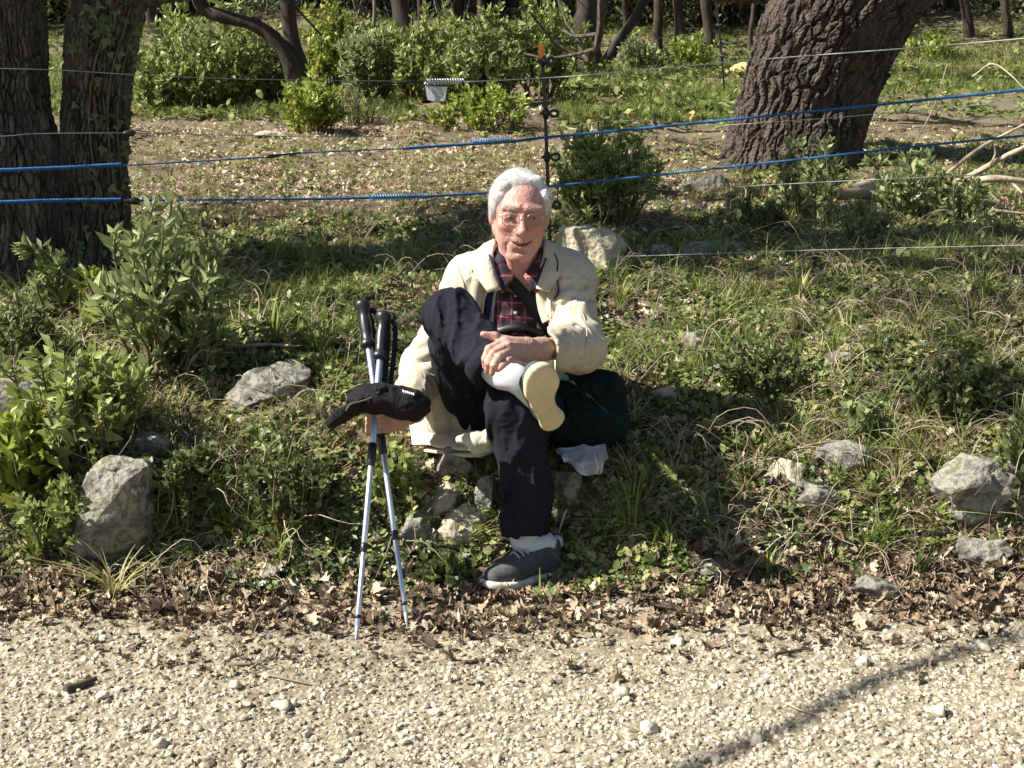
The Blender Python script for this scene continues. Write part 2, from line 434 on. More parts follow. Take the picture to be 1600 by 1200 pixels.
def src(name, v, f, m, smooth=True):
    me = np_mesh(name, v, f, smooth); me.materials.append(m); return me
def stone(seed, sub=1, flat=.6, jag=.35):
    v, f = ICO[sub]
    r = np.random.default_rng(seed)
    v = v * np.array([1, r.uniform(.62, .9), flat * r.uniform(.8, 1.2)])
    v = v * (1 + jag * noise(v * 1.6 + seed * 3.1)[:, None])
    for _ in range(5):                                    # broken facets
        n = r.normal(size=3); n /= np.linalg.norm(n); d = r.uniform(.45, .75)
        e = v @ n - d
        v = v - np.where(e > 0, e, 0)[:, None] * n
    return v, f
def oak_leaf(seed, pale=False):
    """a lobed, curled dead oak leaf about 1 unit long"""
    r = np.random.default_rng(seed)
    xs = np.array([0, .12, .25, .36, .48, .6, .72, .86, 1.0])
    ws = np.array([.02, .12, .09, .24, .15, .30, .19, .22, .02]) * r.uniform(.6, 1.35) * r.uniform(.75, 1.3, 9)
    V = []
    for x, w_ in zip(xs, ws):
        for s in (-1, 0, 1):
            V.append([x - .5 + (0.05 if s else 0), s * w_ * r.uniform(.85, 1.1), 0])
    V = np.array(V)
    c1, c2 = r.uniform(-1.6, 2.4), r.uniform(-1.0, 3.4)
    V[:, 2] = c1 * V[:, 0] ** 2 * .6 + c2 * V[:, 1] ** 2 * 1.6 + .05 * r.normal(size=len(V)) + r.uniform(-.4, .4) * V[:, 0] * V[:, 1] * 2
    V[:, 1] *= 1 - .35 * abs(c2) / 3.4
    F_ = []
    for k in range(8):
        a = 3 * k
        F_ += [[a, a + 3, a + 4, a + 1], [a + 1, a + 4, a + 5, a + 2]]
    return V, np.array(F_)
def ivy_leaf(seed):
    r = np.random.default_rng(seed)
    V = np.array([[0, 0, 0], [.05, .3, .02], [.32, .45, .03], [.45, .2, .05], [1, 0, -.08], [.45, -.2, .05], [.32, -.45, .03], [.05, -.3, .02], [.38, 0, .0]])
    V[:, 2] += .06 * r.normal(size=9) - .15 * V[:, 0] ** 2 * r.uniform(0, 1.5)
    F_ = np.array([[8, 0, 1], [8, 1, 2], [8, 2, 3], [8, 3, 4], [8, 4, 5], [8, 5, 6], [8, 6, 7], [8, 7, 0]])[:, ::-1]
    return V, F_
def leafy_sprig(seed, n=7, leaf=ivy_leaf, spread=.8):
    r = np.random.default_rng(seed); parts = []
    for k in range(n):
        v, f = leaf(seed * 31 + k)
        v = v * r.uniform(.5, 1.0)
        e = np.array(Euler((r.uniform(-.5, .5), r.uniform(-.7, .5), r.uniform(0, 6.28))).to_matrix())
        v = v @ e.T + np.array([r.uniform(-spread, spread), r.uniform(-spread, spread), r.uniform(.05, .75)])
        parts.append((v, f))
    return join(parts)
def tuft(seed, n=14, spread=.12, lean=.55, wid=.022, seg=4):
    """a grass tuft about 1 unit tall"""
    r = np.random.default_rng(seed); V, F_ = [], []
    for k in range(n):
        a = r.uniform(0, 6.28); rad = spread * math.sqrt(r.uniform(0, 1))
        bx, by = rad * math.cos(a), rad * math.sin(a)
        da = a + r.normal() * .8; le = lean * r.uniform(.2, 1.3); h = r.uniform(.45, 1.0)
        s = np.array([-math.sin(da), math.cos(da), 0]) * wid * r.uniform(.6, 1.3)
        b0 = len(V)
        for j in range(seg):
            t = j / (seg - .0)
            c = np.array([bx + math.cos(da) * le * h * t ** 2, by + math.sin(da) * le * h * t ** 2, h * (t - .28 * le * t ** 2.2)])
            w_ = (1 - t ** 1.5)
            V += [c - s * w_, c + s * w_]
        c = np.array([bx + math.cos(da) * le * h, by + math.sin(da) * le * h, h * (1 - .28 * le)])
        V.append(c)
        for j in range(seg - 1):
            q = b0 + 2 * j
            F_ += [[q, q + 1, q + 3], [q, q + 3, q + 2]]
        q = b0 + 2 * (seg - 1)
        F_.append([q, q + 1, q + 2])
    return np.array(V), np.array(F_)

STONES = [src('stone', *stone(k, 1, .62, .5), M['pebble'], False) for k in range(9)] + [src('stone', *stone(k + 40, 1, .62, .5), M['pebble_dirty'], False) for k in range(9)]
LEAVES = [src('leaf', *oak_leaf(k), M['dead_leaf']) for k in range(16)]
PLEAVES = [src('leaf', *oak_leaf(k + 20), M['pale_leaf']) for k in range(6)]
IVY = [src('sprig', *leafy_sprig(k, 6), M['ivy']) for k in range(5)]
def round_leaf(seed):
    r = np.random.default_rng(seed)
    V = np.array([[0, 0, 0], [.3, .24, .02], [.7, .26, .02], [1, 0, -.06], [.7, -.26, .02], [.3, -.24, .02], [.5, 0, -.03]])
    V[:, 2] += .04 * r.normal(size=7)
    return V, np.array([[6, 1, 0], [6, 2, 1], [6, 3, 2], [6, 4, 3], [6, 5, 4], [6, 0, 5]])
HERB = [src('sprig', *leafy_sprig(k + 50, 9, round_leaf, .7), M['herb']) for k in range(5)]
TUFTS = [src('tuft', *tuft(k), M['grass']) for k in range(5)]
DRY = [src('tuft', *tuft(k + 9, 12, .2, .95, .016), M['grass_dry']) for k in range(4)]
LONG = [src('tuft', *tuft(k + 19, 9, .08, .8, .013, 5), M['grass']) for k in range(4)]

def field(n, y0, y1, margin=.9, power=2.0):
    """points over the view's ground wedge, denser near the camera"""
    g = rng.uniform(0, 1, n)
    if power == 1.0:
        y = y0 + (y1 - y0) * g
    else:
        e = 1 - power
        y = (y0 ** e + g * (y1 ** e - y0 ** e)) ** (1 / e) if abs(e) > 1e-6 else y0 * (y1 / y0) ** g
    x = rng.uniform(-1, 1, n) * (y * .37 + margin)
    return x, y
def keep(x, y, dens):
    k = rng.uniform(0, 1, len(x)) < dens
    return x[k], y[k]
def slope_rot(x, y, amt=1.0):
    e = .04
    sx = (H(x + e, y) - H(x - e, y)) / (2 * e); sy = (H(x, y + e) - H(x, y - e)) / (2 * e)
    return np.arctan(sy) * amt, -np.arctan(sx) * amt
def lay(x, y, lift, tilt, size, nsrc, slope=1.0, sz=None):
    n = len(x)
    rx, ry = slope_rot(x, y, slope)
    pts = np.stack([x, y, H(x, y) + lift], -1)
    # Euler XYZ: tilt first about x/y after spinning about z is approximated by random tilts
    th = rng.uniform(0, 6.28, n)
    a = rx + rng.normal(size=n) * tilt; b = ry + rng.normal(size=n) * tilt
    # spin in the ground plane, then tilt:  R = Rx(a) Ry(b) Rz(th) expressed as euler XYZ through matrices
    ca, sa, cb, sb, ct, st_ = np.cos(a), np.sin(a), np.cos(b), np.sin(b), np.cos(th), np.sin(th)
    r00 = cb * ct; r10 = ca * st_ + sa * sb * ct; r20 = sa * st_ - ca * sb * ct
    r21 = sa * ct + ca * sb * st_; r22 = ca * cb
    rot = np.stack([np.arctan2(r21, r22), -np.arcsin(np.clip(r20, -1, 1)), np.arctan2(r10, r00)], -1)
    return pts, rot, size, rng.integers(0, nsrc, n)

def patch(x, y, f, seed, lo=-.15, hi=.25):
    return np.clip((n2(x, y, f, seed) - lo) / (hi - lo), 0, 1)
def edge_y(x):                       # wavering edge of the gravel
    return 3.68 + .10 * n2(x, x * 0, 1.3, 8.8) + .05 * n2(x, x * 0, 4.1, 2.8)

# gravel
x, y = field(78000, 2.35, 4.0, .40, 1.6)
x, y = keep(x, y, np.clip((edge_y(x) + .28 - y) / .45, 0, 1))
s = .0036 + .0080 * rng.uniform(0, 1, len(x)) ** 2.6 + .006 * (rng.uniform(0, 1, len(x)) > .985)
pts, rot, s, i = lay(x, y, s * .34, .45, s, len(STONES))
dirt = np.clip(patch(x, y, 1.1, 81.0, .0, .45) * .55 + .04 + .5 * np.clip((y - edge_y(x) + .35) / .4, 0, 1), 0, .9)
i = rng.integers(0, 9, len(x)) + 9 * (rng.uniform(0, 1, len(x)) < dirt)
scatter('gravel', pts, rot, s, i, STONES, 'loose pale limestone gravel covering the track', 'gravel')

# dark brown leaf litter at the foot of the bank and up the slope
x, y = field(44000, 3.35, 6.6, .5, 2.2)
e = y - edge_y(x)
d = np.where(e < 0, .34 * np.exp(e / .13) + .010, np.where(y < 4.3, .95, .80 * np.clip(1.5 - (y - 4.3), .45, 1)))
d = d * (.42 + .58 * patch(x, y, 1.6, 3.0, -.25, .15))
x, y = keep(x, y, d)
s = (.014 + .046 * rng.uniform(0, 1, len(x)) ** 1.4) * np.where(y - edge_y(x) < .05, .72, 1)
pts, rot, s, i = lay(x, y, .004 + .016 * rng.uniform(0, 1, len(x)), .45, s, len(LEAVES))
scatter('leaf_litter', pts, rot, s, i, LEAVES, 'brown dead oak leaves piled along the foot of the bank', 'leaf litter')

# pale dry leaves further up under the fence
x, y = field(70000, 5.4, 16, .6, 1.7)
u, v = proj(np.stack([x, y, H(x, y)], -1))
d = np.clip((y - 6.3) / 1.2, .12, 1) * np.clip((14.5 - y) / 3, 0, 1) * (.25 + .75 * patch(x, y, 1.1, 6.0))
d = d * np.where((y > 10.2) & (u > 900) & (u < 1130), .25, 1) * np.where((u > 1380) & (y > 11), .2, 1)
x, y = keep(x, y, d)
s = rng.uniform(.018, .055, len(x))
pts, rot, s, i = lay(x, y, .006 + .012 * rng.uniform(0, 1, len(x)), .42, s, len(PLEAVES))
scatter('dry_leaf_litter', pts, rot, s, i, PLEAVES, 'pale dry leaves strewn on the clearing under the fence', 'leaf litter')

# ivy and small herbs
x, y = field(15000, 3.85, 6.4, .5, 2.2)
u, v = proj(np.stack([x, y, H(x, y)], -1))
d = np.clip((y - edge_y(x) - .16 - .30 * n2(x, y, 1.3, 33.0)) / .30, 0, 1) * (.06 + .60 * patch(x, y, 2.3, 12.0, -.05, .3)) * np.where(y > 4.9, .3, 1)
d = d * np.where((u > 930) & (v > 640), .62, 1)
x, y = keep(x, y, d)
s = rng.uniform(.018, .040, len(x))
pts, rot, s, i = lay(x, y, .0, .3, s, len(IVY), .7)
scatter('ivy_ground_cover', pts, rot, s, i, IVY, 'dark ivy creeping over the face of the bank', 'ivy')
x, y = field(70000, 3.85, 11, .6, 1.9)
u, v = proj(np.stack([x, y, H(x, y)], -1))
d = np.clip((y - edge_y(x) - .18 - .34 * n2(x, y, 1.5, 35.0)) / .40, 0, 1) * np.where((x > .25) & (y < 4.45), .55, 1) * (.16 + .78 * patch(x, y, 1.9, 15.0, -.25, .15)) * np.where((v < 345) & (u < 1150), .22, 1) * np.where(y < 4.9, .75, .9)
x, y = keep(x, y, d)
s = rng.uniform(.012, .034, len(x)) * (1 + .04 * y)
pts, rot, s, i = lay(x, y, .0, .25, s, len(HERB), .6)
scatter('herb_cover', pts, rot, s, i, HERB, 'small leafy weeds mixed into the grass of the slope', 'weeds')

# grass
x, y = field(64000, 4.2, 19, .7, 1.9)
u, v = proj(np.stack([x, y, H(x, y)], -1))
band = np.exp(-((v - 440) / 130.) ** 2) * 1.0
right_far = ((u > 1380) & (v < 150)) * .95 + ((u > 880) & (u < 1180) & (v < 195)) * .95 + ((u < 640) & (v < 200)) * .8
leftclear = np.where((v < 340) & (v > 200) & (u < 1150), .25, 1.0)
d = np.clip((np.maximum(band * .8, .16) * leftclear + right_far), 0, 1) * (.12 + .88 * patch(x, y, 2.1, 21.0, -.1, .35))
d = d * np.where(y < 4.6, .35, 1)
x, y = keep(x, y, d)
s = rng.uniform(.025, .080, len(x)) * (1 + .05 * np.maximum(y - 5, 0)) * (.5 + .7 * patch(x, y, 1.3, 31.0))
pts, rot, s, i = lay(x, y, -.004, .18, s, len(TUFTS), .4)
scatter('grass', pts, rot, np.stack([s * 1.3, s * 1.3, s], -1), i, TUFTS, 'short green grass on the slope behind the seated man', 'grass')
x, y = field(26000, 4.1, 15, .6, 1.7)
u, v = proj(np.stack([x, y, H(x, y)], -1))
d = np.where((v < 345) & (v > 185), 1.0, np.where(v > 600, .5, .25)) * (.2 + .8 * patch(x, y, 1.2, 41.0))
x, y = keep(x, y, d)
s = rng.uniform(.04, .10, len(x))
pts, rot, s, i = lay(x, y, -.003, .25, s, len(DRY), .4)
scatter('dry_grass', pts, rot, s, i, DRY, 'thin straw coloured grass among the fallen leaves', 'dry grass')

# tall grass of the far meadow
x, y = field(52000, 9.0, 27, 1.0, 1.3)
u, v = proj(np.stack([x, y, H(x, y)], -1))
d = ((u > 1370) & (v < 150)) * 1.0 + ((u > 870) & (u < 1190) & (v < 190)) * 1.0 + ((u < 660) & (v < 188)) * .9 + ((v < 130)) * .35
x, y = keep(x, y, np.clip(d, 0, 1) * (.35 + .65 * patch(x, y, .8, 51.0, -.25, .2)))
s = rng.uniform(.05, .14, len(x))
pts, rot, s, i = lay(x, y, -.01, .15, s, len(TUFTS), .3)
scatter('meadow_grass', pts, rot, np.stack([s * 1.5, s * 1.5, s], -1), i, TUFTS, 'longer bright green grass at the back of the clearing', 'grass')

# long thin grass and dry stems over the bank and slope
x, y = field(5200, 4.0, 9.5, .5, 1.8)
u, v = proj(np.stack([x, y, H(x, y)], -1))
x, y = keep(x, y, (.15 + .85 * patch(x, y, 1.7, 61.0, -.05, .3)) * np.where((u > 540) & (u < 960) & (v > 480) & (v < 960), .35, 1) * np.where((v < 345) & (u < 1150), .3, 1))
s = rng.uniform(.07, .20, len(x))
pts, rot, s, i = lay(x, y, -.004, .25, s, len(LONG), .4)
scatter('long_grass', pts, rot, s, i, LONG, 'long thin grass blades standing over the weeds of the bank', 'grass')
def bramble(seed):
    rs = np.random.default_rng(seed); parts = []
    for k in range(5):
        b_ = np.array([rs.uniform(-.2, .2), rs.uniform(-.2, .2), 0]); d_ = rs.normal(size=3) * np.array([1, 1, 0]); d_ /= np.linalg.norm(d_) + 1e-9
        h_ = rs.uniform(.15, .5); l_ = rs.uniform(.5, 1.2)
        parts.append(tube(catmull([b_, b_ + d_ * l_ * .4 + np.array([0, 0, h_]), b_ + d_ * l_ * .75 + np.array([0, 0, h_ * .9]) + rs.normal(size=3) * .08, b_ + d_ * l_ + np.array([0, 0, h_ * .3])], 8), np.linspace(.009, .004, 8), 3, cap=False))
    return join(parts)
BR = [src('stems', *bramble(k), M['twig'] if k % 2 else M['twig_pale']) for k in range(6)]
x, y = field(900, 3.95, 8.5, .5, 1.9)
u, v = proj(np.stack([x, y, H(x, y)], -1))
x, y = keep(x, y, np.where((u > 540) & (u < 960) & (v > 450) & (v < 940), .2, .8))
pts, rot, s, i = lay(x, y, -.004, .2, rng.uniform(.10, .26, len(x)), len(BR), .5)
scatter('dry_stems', pts, rot, s, i, BR, 'thin dry stems and brambles tangled over the bank', 'dry stems')

# rank weeds at the back of the clearing
x, y = field(15000, 9.0, 24, 1.0, 1.2)
u, v = proj(np.stack([x, y, H(x, y)], -1))
d = ((u > 1370) & (v < 190)) * .5 + ((u > 870) & (u < 1190) & (v < 205)) * 1.0 + ((u < 660) & (v < 190)) * .5 + (v < 120) * .4
x, y = keep(x, y, np.clip(d, 0, 1) * (.2 + .8 * patch(x, y, .9, 71.0, -.2, .2)))
s = rng.uniform(.04, .11, len(x))
pts, rot, s, i = lay(x, y, -.01, .2, s, len(HERB), .4)
scatter('rank_weeds', pts, rot, s, i, HERB, 'leafy weeds in the long grass at the back of the clearing', 'weeds')
# ================================================================== trees
def bark_disp(amp, f, seed, lump=.0, st=.28):
    def d(ang, L, pts):
        q = pts * np.array([f, f, f * st]) + seed
        wv = noise(pts * np.array([f * .5, f * .5, f * .3]) + seed + 9)[..., None] * .6
        n1 = np.abs(noise(q + wv))
        n3 = np.abs(noise(q * 2.3 + 5))
        r = amp * (np.clip(n1 * 3.2, 0, 1) - .7) + amp * .35 * (np.clip(n3 * 3, 0, 1) - .6)
        if lump: r = r + lump * noise(pts * 2.2 + seed)
        return r
    return d
def plates(cw, ch, amp, radius, seed, lump=.03, rough=.006, shear=0.0):
    """bark of cracked, uneven plates: cells in (angle, height), cracks between them"""
    nc = max(6, int(round(2 * np.pi * radius / cw)))
    def hsh(i, j, k):
        h = (i * 374761393 + j * 668265263 + k * 974634777 + seed * 1274126177) & 0x7fffffff
        h = ((h ^ (h >> 13)) * 1274126177) & 0x7fffffff
        return ((h ^ (h >> 16)) & 0xffff) / 65535.0
    def d(ang, L, pts):
        wv = noise(pts * 5 + seed) * .85 + noise(pts * 14 + seed) * .5
        wl = noise(pts * 5 + seed + 7) * .7
        x = ang / (2 * np.pi) * nc + wv + shear * L; y = L / ch + wl
        xi, yi = np.floor(x).astype(np.int64), np.floor(y).astype(np.int64)
        f1 = np.full(x.shape, 9.0); f2 = f1.copy(); hh = np.zeros(x.shape); tx = np.zeros(x.shape)
        for dx in (-1, 0, 1):
            for dy in (-1, 0, 1):
                i, j = xi + dx, yi + dy
                im = np.mod(i, nc)
                cx = i + .15 + .7 * hsh(im, j, 1); cy_ = j + .1 + .8 * hsh(im, j, 2)
                q = np.hypot(x - cx, y - cy_)
                new = q < f1
                f2 = np.where(new, f1, np.minimum(f2, q))
                hh = np.where(new, hsh(im, j, 3), hh); tx = np.where(new, (y - cy_) * (hsh(im, j, 4) - .3), tx)
                f1 = np.where(new, q, f1)
        e = np.clip((f2 - f1) / .30, 0, 1)
        e = e * e * (3 - 2 * e)
        e = e * (.6 + .4 * np.clip(noise(pts * 3.1 + seed + 20) * 1.8 + .6, 0, 1))
        return amp * (e - .7) + amp * .55 * (hh - .5) * e + amp * .35 * tx * e + lump * noise(pts * 2.0 + seed) + rough * noise(pts * 60) + rough * .8 * noise(pts * np.array([28, 28, 10]))
    return d
def trunk_from_px(rows, Y, lean_y=0.0, up=None, n=120):
    """rows: (u, v, half width px), bottom to top, all at depth Y(+lean); continues upward with `up` metres"""
    pts, rad = [], []
    for k, (u, v, hw) in enumerate(rows):
        p = P(u, v, Y + lean_y * k)
        pts.append(p); rad.append(hw / ppm(p))
    if up:
        d = pts[-1] - pts[-2]; d /= np.linalg.norm(d)
        for q in range(1, 4):
            pts.append(pts[-1] + d * up / 3 + np.array([0, 0, .12 * q])); rad.append(rad[-1] * .86)
    path = catmull(pts, n)
    return path, np.interp(np.linspace(0, len(rad) - 1, n), np.arange(len(rad)), rad)
def grow(base, d, length, r, depth, rs, out, wob=.25, tips=None, droop=0.0):
    n = 5
    pts = [np.array(base, float)]
    dd = np.array(d, float)
    for k in range(n):
        dd = dd + rs.normal(size=3) * wob * .5 + np.array([0, 0, .10 - droop])
        dd /= np.linalg.norm(dd)
        pts.append(pts[-1] + dd * length / n)
    path = catmull(pts, 9 if depth > 1 else 6)
    rad = np.linspace(r, r * .55, len(path))
    out.append(tube(path, rad, 7 if depth > 1 else 4, cap=False))
    if tips is not None and depth <= 1: tips.append(path)
    if depth > 0:
        for _ in range(rs.integers(2, 5)):
            i = rs.integers(len(path) // 3, len(path))
            dv = (path[min(i, len(path) - 1)] - path[i - 1]); dv /= np.linalg.norm(dv)
            nd = dv + rs.normal(size=3) * .65; nd /= np.linalg.norm(nd)
            grow(path[i] if i < len(path) else path[-1], nd, length * rs.uniform(.55, .8), rad[min(i, len(rad) - 1)] * .62, depth - 1, rs, out, wob, tips, droop)
LEAF_T = np.array([[0, 0, 0], [.45, .5, .10], [1, 0, -.06], [.45, -.5, .10], [.5, 0, 0]])
LEAF_F = np.array([[0, 4, 1], [1, 4, 2], [2, 4, 3], [3, 4, 0]])[:, ::-1]
def leaf_cloud(pos, dirs, size, width=.42, rs=None, roll=.7, up=.8):
    """many small folded leaves as one mesh; returns verts, faces, per-vertex variation"""
    n = len(pos)
    d = dirs / (np.linalg.norm(dirs, axis=1)[:, None] + 1e-9)
    nz = np.tile([0, 0, 1.0], (n, 1)) * up + rs.normal(size=(n, 3)) * roll
    nz = nz - d * np.sum(nz * d, 1)[:, None]; nz /= np.linalg.norm(nz, axis=1)[:, None] + 1e-9
    s = np.cross(nz, d)
    T = LEAF_T * np.array([1, width, 1])
    V = pos[:, None] + size[:, None, None] * (T[None, :, 0, None] * d[:, None] + T[None, :, 1, None] * s[:, None] + T[None, :, 2, None] * nz[:, None])
    Fc = (np.arange(n)[:, None, None] * 5 + LEAF_F[None]).reshape(-1, 3)
    return V.reshape(-1, 3), Fc, np.repeat(np.clip(rs.normal(.48, .22, n), 0, 1), 5)
def tree(name, label, base, trunks, crown_mat=M['bark_far'], group=None, seed=0, limbs=5, limb_len=1.6, depth=2, leaves=0, leafmat=None, leaf_size=.06, trunk_mat=None, droop=0.0, cat='tree', tn=(14, 40), dsp=None, smooth=True):
    rs = np.random.default_rng(seed)
    e = empty(name, base, label, cat, group)
    parts, tips = [], []
    for path, rad in trunks:
        idx = np.linspace(0, len(path) - 1, tn[1]).astype(int)
        v, f = tube(path[idx], rad[idx], tn[0], dsp or bark_disp(.10 * rad.mean(), .45 / rad.mean(), seed, .12 * rad.mean()))
        obj('trunk', v, f, trunk_mat or M['bark_far'], e, smooth)
        for k in range(limbs):
            i = int(len(path) * rs.uniform(.6, 1)) - 1
            d = rs.normal(size=3) * np.array([1, 1, .35]) + np.array([0, 0, .55]); d /= np.linalg.norm(d)
            grow(path[i], d, limb_len * rs.uniform(.7, 1.2), rad[i] * .5, depth, rs, parts, .3, tips, droop)
    if parts:
        v, f = join(parts)
        cr = obj('crown', v, f, crown_mat, e)
        if leaves and tips:
            per = max(1, leaves // len(tips))
            pos, dirs = [], []
            for t_ in tips:
                q = t_[rs.integers(1, len(t_), per)] + rs.normal(size=(per, 3)) * .12
                pos.append(q); dirs.append(rs.normal(size=(per, 3)) + np.array([0, 0, .3]))
            pos, dirs = np.concatenate(pos), np.concatenate(dirs)
            V, F_, var = leaf_cloud(pos, dirs, rs.uniform(.6, 1.2, len(pos)) * leaf_size, .45, rs)
            me = np_mesh('foliage', V, F_); vattr(me, 'var', var)
            link('foliage', me, leafmat or M['dark_leaf'], cr)
    return e

# twin oak at the left, in the shade
b0 = G(120, 452)
YT = b0[1] + .22
t1 = trunk_from_px([(45, 470, 88), (40, 400, 76), (38, 320, 70), (30, 240, 64), (22, 160, 52), (16, 80, 52), (12, 0, 54), (10, -120, 54)], YT, 0, 1.5, 420)
t2 = trunk_from_px([(128, 470, 74), (138, 400, 60), (142, 320, 54), (146, 240, 52), (152, 160, 52), (160, 80, 54), (170, 0, 54), (184, -120, 54)], YT + .06, 0, 1.7, 420)
oak = tree('oak_tree', 'twin stemmed oak with dark furrowed bark behind the leafy shrub', b0, [t1, t2], M['bark'], seed=5, limbs=5, limb_len=1.9, depth=3, trunk_mat=M['bark'], tn=(230, 420), dsp=plates(.026, .085, .020, .20, 9, .02, .005), smooth=False)

# ivy climbing the right stem of the twin oak
rs = np.random.default_rng(77)
tp_, tr_ = t2
ivp, ivd = [], []
for k in range(230):
    if k < 60: i = int(rs.uniform(.50, .68) * len(tp_)); a_ = rs.uniform(-.6, .5)
    else: i = int(rs.uniform(.02, .8) * len(tp_)); a_ = rs.uniform(.05, 1.35) if rs.uniform() < .8 else rs.uniform(-.6, 1.2)
    n_ = np.array([math.sin(a_), -math.cos(a_), 0.])
    ivp.append(tp_[i] + n_ * (tr_[i] + rs.uniform(.005, .03))); ivd.append(np.array([rs.normal() * .6, -.3, -1.0 + rs.normal() * .5]) + n_ * .4)
iv = empty('ivy_vine', b0, 'ivy climbing the right stem of the twin oak', 'ivy')
sp_ = []
for a_ in (.3, .8, 1.1):
    ii = np.linspace(5, .78 * len(tp_), 40).astype(int)
    an = a_ + .25 * np.sin(ii / 37.)
    sp_.append(tube(tp_[ii] + np.stack([np.sin(an), -np.cos(an), 0 * an], -1) * (tr_[ii] + .008)[:, None], .004, 5))
v, f = join(sp_); obj('stems', v, f, M['stem'], iv)
parts = []
for p_, d_ in zip(ivp, ivd):
    lv, lf = ivy_leaf(int(rs.integers(99)))
    d_ = d_ / np.linalg.norm(d_); nn_ = np.array([rs.normal() * .5 + .1, -1, .35 + rs.normal() * .4]); nn_ -= d_ * (nn_ @ d_); nn_ /= np.linalg.norm(nn_)
    parts.append((p_ + rs.uniform(.02, .052) * (lv @ np.stack([d_, np.cross(nn_, d_), nn_])), lf))
v, f = join(parts); me = np_mesh('foliage', v, f); vattr(me, 'var', np.repeat(np.clip(rs.normal(.5, .25, len(parts)), 0, 1), 9)); link('foliage', me, M['dark_leaf'], iv)

# leaning rough trunk at the right
b1 = G(1245, 262)
t3 = trunk_from_px([(1232, 285, 118), (1238, 245, 108), (1248, 200, 105), (1262, 150, 108), (1280, 100, 106), (1302, 50, 107), (1328, 0, 110), (1395, -120, 108)], b1[1] + .3, 0, 2.2, 360)
tree('leaning_oak', 'thick leaning trunk with rugged reddish brown bark behind the blue ropes', b1, [t3], M['bark'], seed=8, limbs=6, limb_len=2.6, depth=3, trunk_mat=M['bark_brown'], tn=(360, 460), dsp=plates(.046, .26, .038, .42, 5, .08, .010, -1.0), smooth=False)

# crooked double trunk with an arching limb
b2 = G(474, 176)
Yc = b2[1]
t4 = trunk_from_px([(480, 180, 22), (474, 140, 18), (466, 100, 15), (456, 60, 13), (448, 0, 12), (444, -60, 11)], Yc, 0, 1.5, 60)
t5 = trunk_from_px([(474, 180, 18), (466, 140, 16), (452, 96, 13), (430, 62, 12), (395, 38, 11), (345, 25, 11), (316, 12, 10), (306, -20, 10), (300, -90, 9)], Yc - .1, 0, None, 90)
tree('crooked_tree', 'crooked dark tree whose bare limb arches over the pale bush', b2, [t4, t5], seed=12, limbs=3, limb_len=1.4, depth=2, leaves=700)

FAR = [  # base u, base v, top u, half width px, label, seed
    (532, 112, 528, 7, 'slim dark trunk just to the right of the crooked tree', 21),
    (590, 128, 585, 3.2, 'thin pale grey stem between two dark trunks left of the spring', 22),
    (640, 104, 625, 16, 'stout black trunk rising above the uppermost fence spring', 23),
    (660, 96, 656, 5, 'thin trunk touching the stout black one above the spring', 24),
    (896, 112, 878, 8, 'slender dark trunk right behind the orange tipped fence post', 25),
    (926, 118, 918, 19, 'thick straight dark trunk right of the orange tipped post', 26),
    (944, 100, 1008, 8, 'slanting dark tree leaning across the gap between straight trunks', 27),
    (1030, 92, 1028, 8, 'straight dark trunk midway between slanting tree and far post', 28),
    (1066, 72, 1058, 9, 'dark forked trunk close to the left of the far fence post', 29),
    (1106, 74, 1102, 9, 'trunk with a pale lit left side behind the far post', 30),
    (1172, 74, 1178, 4, 'thin stem between the far post and the leaning oak', 31),
    (1514, 62, 1506, 8, 'small dark tree in the bright grass beyond the leaning oak', 32),
    (1576, 58, 1570, 7, 'spindly dark tree by the far right edge of the grass', 33),
    (258, 90, 232, 10, 'dark trunk half hidden behind the twin oak', 34),
    (745, 70, 752, 6, 'thin trunk seen through the tops of the pale shrubs', 35),
    (985, 88, 975, 5, 'thin dark stem crossed by the slanting tree', 36),
]
for (u, v, ut, hw, lab, sd_) in FAR:
    b = G(u, v)
    rs = np.random.default_rng(sd_)
    rows = [(u, v + 4, hw * 1.3), (u + (ut - u) * .3 + rs.normal() * 2, v * .66, hw), (u + (ut - u) * .7 + rs.normal() * 2, v * .3, hw * .92), (ut, 0, hw * .88), (2 * ut - u, -v, hw * .8)]
    leaning = abs(ut - u) > 40
    tree('woodland_tree', lab, b, [trunk_from_px(rows, b[1], 0, 2.6, 40)], seed=sd_, limbs=5, limb_len=1.7, depth=2, leaves=350, leaf_size=.075, crown_mat=M['bark_far'], group='trees of the wood behind the clearing',
         trunk_mat=M['grey_twig'] if hw < 4 else M['bark_far'])

# trees standing out of the picture at the left, whose shade falls on the scene
def shade_tree(u_x, yy, r, h, lab, seed, limbs=7, depth=3, leaves=0):
    z = float(H(u_x, yy))
    path = catmull([(u_x, yy, z - .1), (u_x + .1, yy + .05, z + h * .35), (u_x - .05, yy, z + h * .7), (u_x + .15, yy + .1, z + h)], 60)
    rad = np.linspace(r * 1.25, r * .6, 60)
    tree('oak_tree', lab, (u_x, yy, z), [(path, rad)], M['bark'], seed=seed, limbs=limbs, limb_len=1.4, depth=depth, leaves=leaves, trunk_mat=M['bark'], tn=(24, 60))

